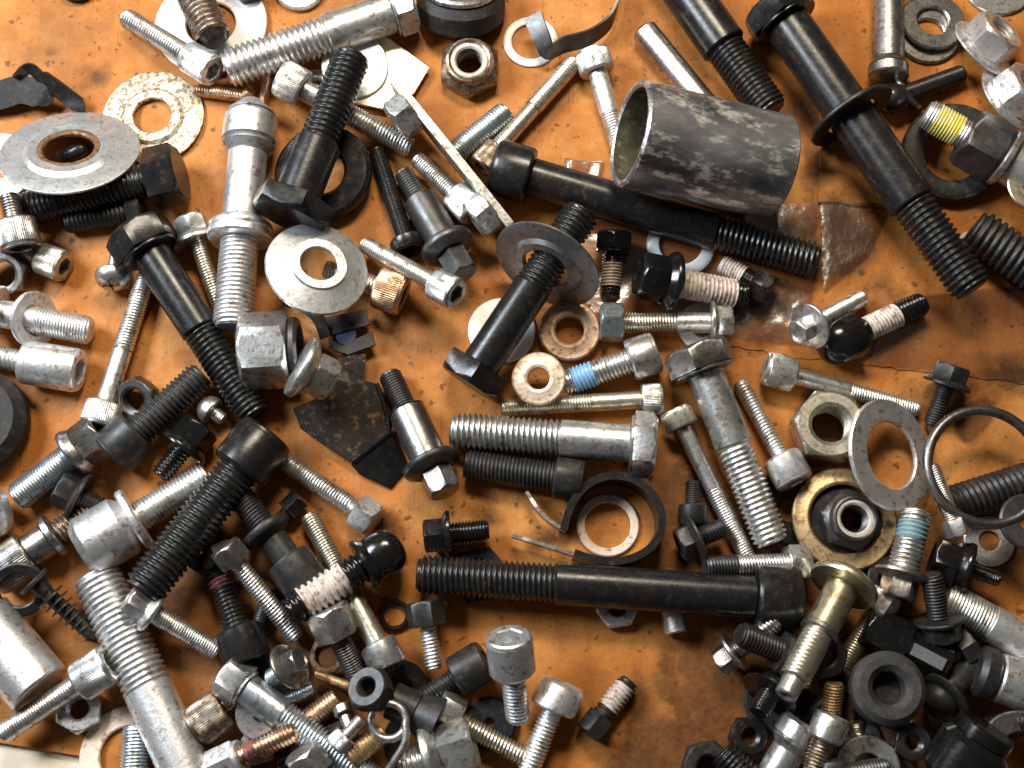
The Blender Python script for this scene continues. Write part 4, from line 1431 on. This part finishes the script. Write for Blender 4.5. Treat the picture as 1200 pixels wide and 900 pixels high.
# bottom left corner
rod('spacer', 'spacer', 'smooth white cylinder spacer at the lower edge', 'zinc_white', (-24, 724), (47, 808), [('cyl', 110, 74, {'part': 'body', 'bev': .03})])
nut('grey hex nut under the slim socket screw', 'zinc', (96, 832), 58, 22, 26, (30, 8), roll=30)
washer('brownish pale washer at the bottom edge', 'fibre_pale', (152, 886), 116, 68, 6, (90, 3), 'flat')
bolt('slim silver socket screw beside the white spacer', 'zinc', (2, 860), (130, 776), 26, ('sock', 48, 44), pf=.13)
bolt('grey stud end standing in the brownish washer', 'zinc_blue', (160, 850), (154, 950), 33, None, pf=.12)
bolt('massive silver bolt with coarse white threads', 'zinc_white', (112, 672), (252, 980), 58, None, 150, 57, pf=.125, lift=(2, 0))

# ================================================================== lower right
rod('shoulder_bolt', 'bolt', 'yellow plated shoulder bolt with a wide round collar', 'yellow_chromate', (920, 816), (994, 676),
    [('sleeve', 20, 26, {'part': 'tip', 'hole': 12, 'fin': 'zinc'}), ('thread', 54, 36, {'fin': 'zinc_yellow', 'taper': False}), ('collar', 6, 46, {'fin': 'steel'}), ('cyl', 52, 40), ('flange', 14, 84, {'d1': 60})], group='shouldered bolts', lift=(6, 16))
bolt('silver hex bolt behind the yellow plated shoulder bolt', 'zinc_yellow', (984, 786), (1040, 694), 24, ('hex', 40, 26), hf='zinc_white')
rod('wire_clip', 'clip', 'black clip block with a chrome insert', 'black_gloss', (1012, 730), (1108, 780), [('hex', 54, 58, {'part': 'block', 'both': True}), ('cyl', 52, 46, {'part': 'barrel'})], roll=15)
def clip_insert():
    o = [x for x in bpy.data.objects if x.name == 'wire_clip'][0]
    px = unit_at(o.location)
    q = o.rotation_quaternion.to_matrix().to_4x4()
    vw = (q.inverted() @ (CAMP - o.location)); vw.z = 0; vw.normalize()
    sd = Vector((0, 0, 1)).cross(vw)
    c = vw * (23.5 * px)
    z0, z1 = 56 * px, 96 * px
    V, F = [], []
    for z in (z0, z1):
        for a, b in ((-1, -1), (1, -1), (1, 1), (-1, 1)):
            V.append(c + sd * (a * 7 * px) + vw * (b * 2 * px) + Vector((0, 0, z)))
    F = [(3, 2, 1, 0), (4, 5, 6, 7), (0, 1, 5, 4), (1, 2, 6, 5), (2, 3, 7, 6), (3, 0, 4, 7)]
    mesh_obj('chrome_insert', V, F, 'chrome', o, 30)
clip_insert()
washer('thick black rubber washer with a round hole', 'rubber_grey', (1034, 808), 82, 37, 34, (100, 3), 'flat', name='rubber_washer', hole_shade='rubber')
rod('thin_rod', 'rod', 'thin bronze rod at the bottom edge below the rubber washer', 'bronze', (1002, 808), (990, 930), [('cyl', 120, 15, {'part': 'rod'})], lift=(6, 0))
bolt('yellowish pin beside the thin bronze rod', 'yellow_chromate', (1004, 846), (1016, 930), 18, None, 10, 18, name='plain_pin', cat='pin')
bolt('greenish stub end above the forked silver clevis', 'brass_dirty', (978, 800), (972, 850), 24, None, name='threaded_stub')
def clevis():
    rod('clevis', 'clevis', 'forked silver clevis at the bottom edge', 'zinc', (894, 930), (944, 846), [('cyl', 66, 40), ('cone', 10, 40, {'d1': 54}), ('sleeve', 30, 56, {'hole': 26, 'part': 'eye'})], lift=(0, 6))
clevis()
bolt('worn screw beside the forked silver clevis', 'steel_worn', (952, 904), (976, 838), 28, ('sockp', 42, 30), hf='zinc', lift=(0, 4))
washer('silver washer cut by the bottom edge near the clevis', 'zinc', (1018, 898), 70, 30, 6, (200, 18))
bolt('black screw with a ridged thread beside the dark cup', 'black_dull', (1142, 776), (1090, 832), 34, ('domef', 44, 24, 66), pf=.1)
rod('end_cap', 'cap', 'bright silver cap with a dark end at the picture edge', 'zinc_white', (1142, 784), (1250, 822), [('cyl', 26, 62, {'fin': 'steel_dark', 'part': 'dark_end', 'bev': .1}), ('cyl', 86, 58, {'part': 'body'})])
rod('dark_rod', 'rod', 'plain dark rod beside the crumpled tape scrap', 'rusty', (1036, 836), (1078, 930), [('cyl', 100, 22, {'part': 'rod'})])
nut('black hex nut under the yellow plated shoulder bolt', 'black_oxide', (964, 770), 52, 20, 24, roll=9)
bolt('black bolt lying under the thin bronze rod', 'black_dull', (952, 880), (1030, 862), 28, ('hex', 46, 22), cap=10)
bolt('black bolt entering at the bottom corner beside the grey ring', 'black_oxide', (1150, 860), (1230, 840), 36, None)
bolt('dark hex bolt at the bottom edge below the thin bronze rod', 'steel_dark', (1040, 900), (962, 912), 26, ('hex', 46, 24))
nut('black nut deep beside the black dome flange screw', 'black_oxide', (1066, 870), 46, 16, 20, roll=22)
bolt('short dark bolt deep below the chrome clip', 'steel_dark', (1086, 786), (1140, 752), 24, ('hex', 42, 20), cap=8)
washer('dark steel washer deep below the thick silver rod', 'steel_dark', (1180, 770), 66, 28, 6, zc=0.5)
bolt('black bolt deep beside the greenish stub end', 'black_oxide', (940, 850), (998, 792), 22, ('hex', 40, 18), cap=4)
nut('black nut deep at the bottom edge beside the dark bolt end', 'black_oxide', (876, 862), 50, 16, 22, roll=3)
washer('grey ring washer cut by the bottom corner', 'steel', (1196, 886), 100, 52, 7, (90, 3))
rod('rubber_grommet', 'grommet', 'black rubber grommet in the shade near the bottom corner', 'black_gloss', (1114, 916), (1158, 852), [('cyl', 50, 84, {'part': 'body', 'bev': .1}), ('collar', 14, 70)])
washer('black rubber disc in the shade beside the clevis tip', 'rubber', (908, 822), 74, 14, 8, zc=0.5, name='rubber_disc', cat='disc')
bolt('black flange bolt in shade beside the forked clevis', 'black_gloss', (888, 836), (914, 794), 26, ('domef', 44, 24, 70), cap=5)
nut('black nut at the bottom edge beside the stained and darkened patch', 'black_dull', (826, 898), 64, 30, 28, roll=11)
bolt('dark bolt end at the bottom edge beside the black nut', 'black_oxide', (846, 880), (900, 940), 40, ('hex', 60, 30))
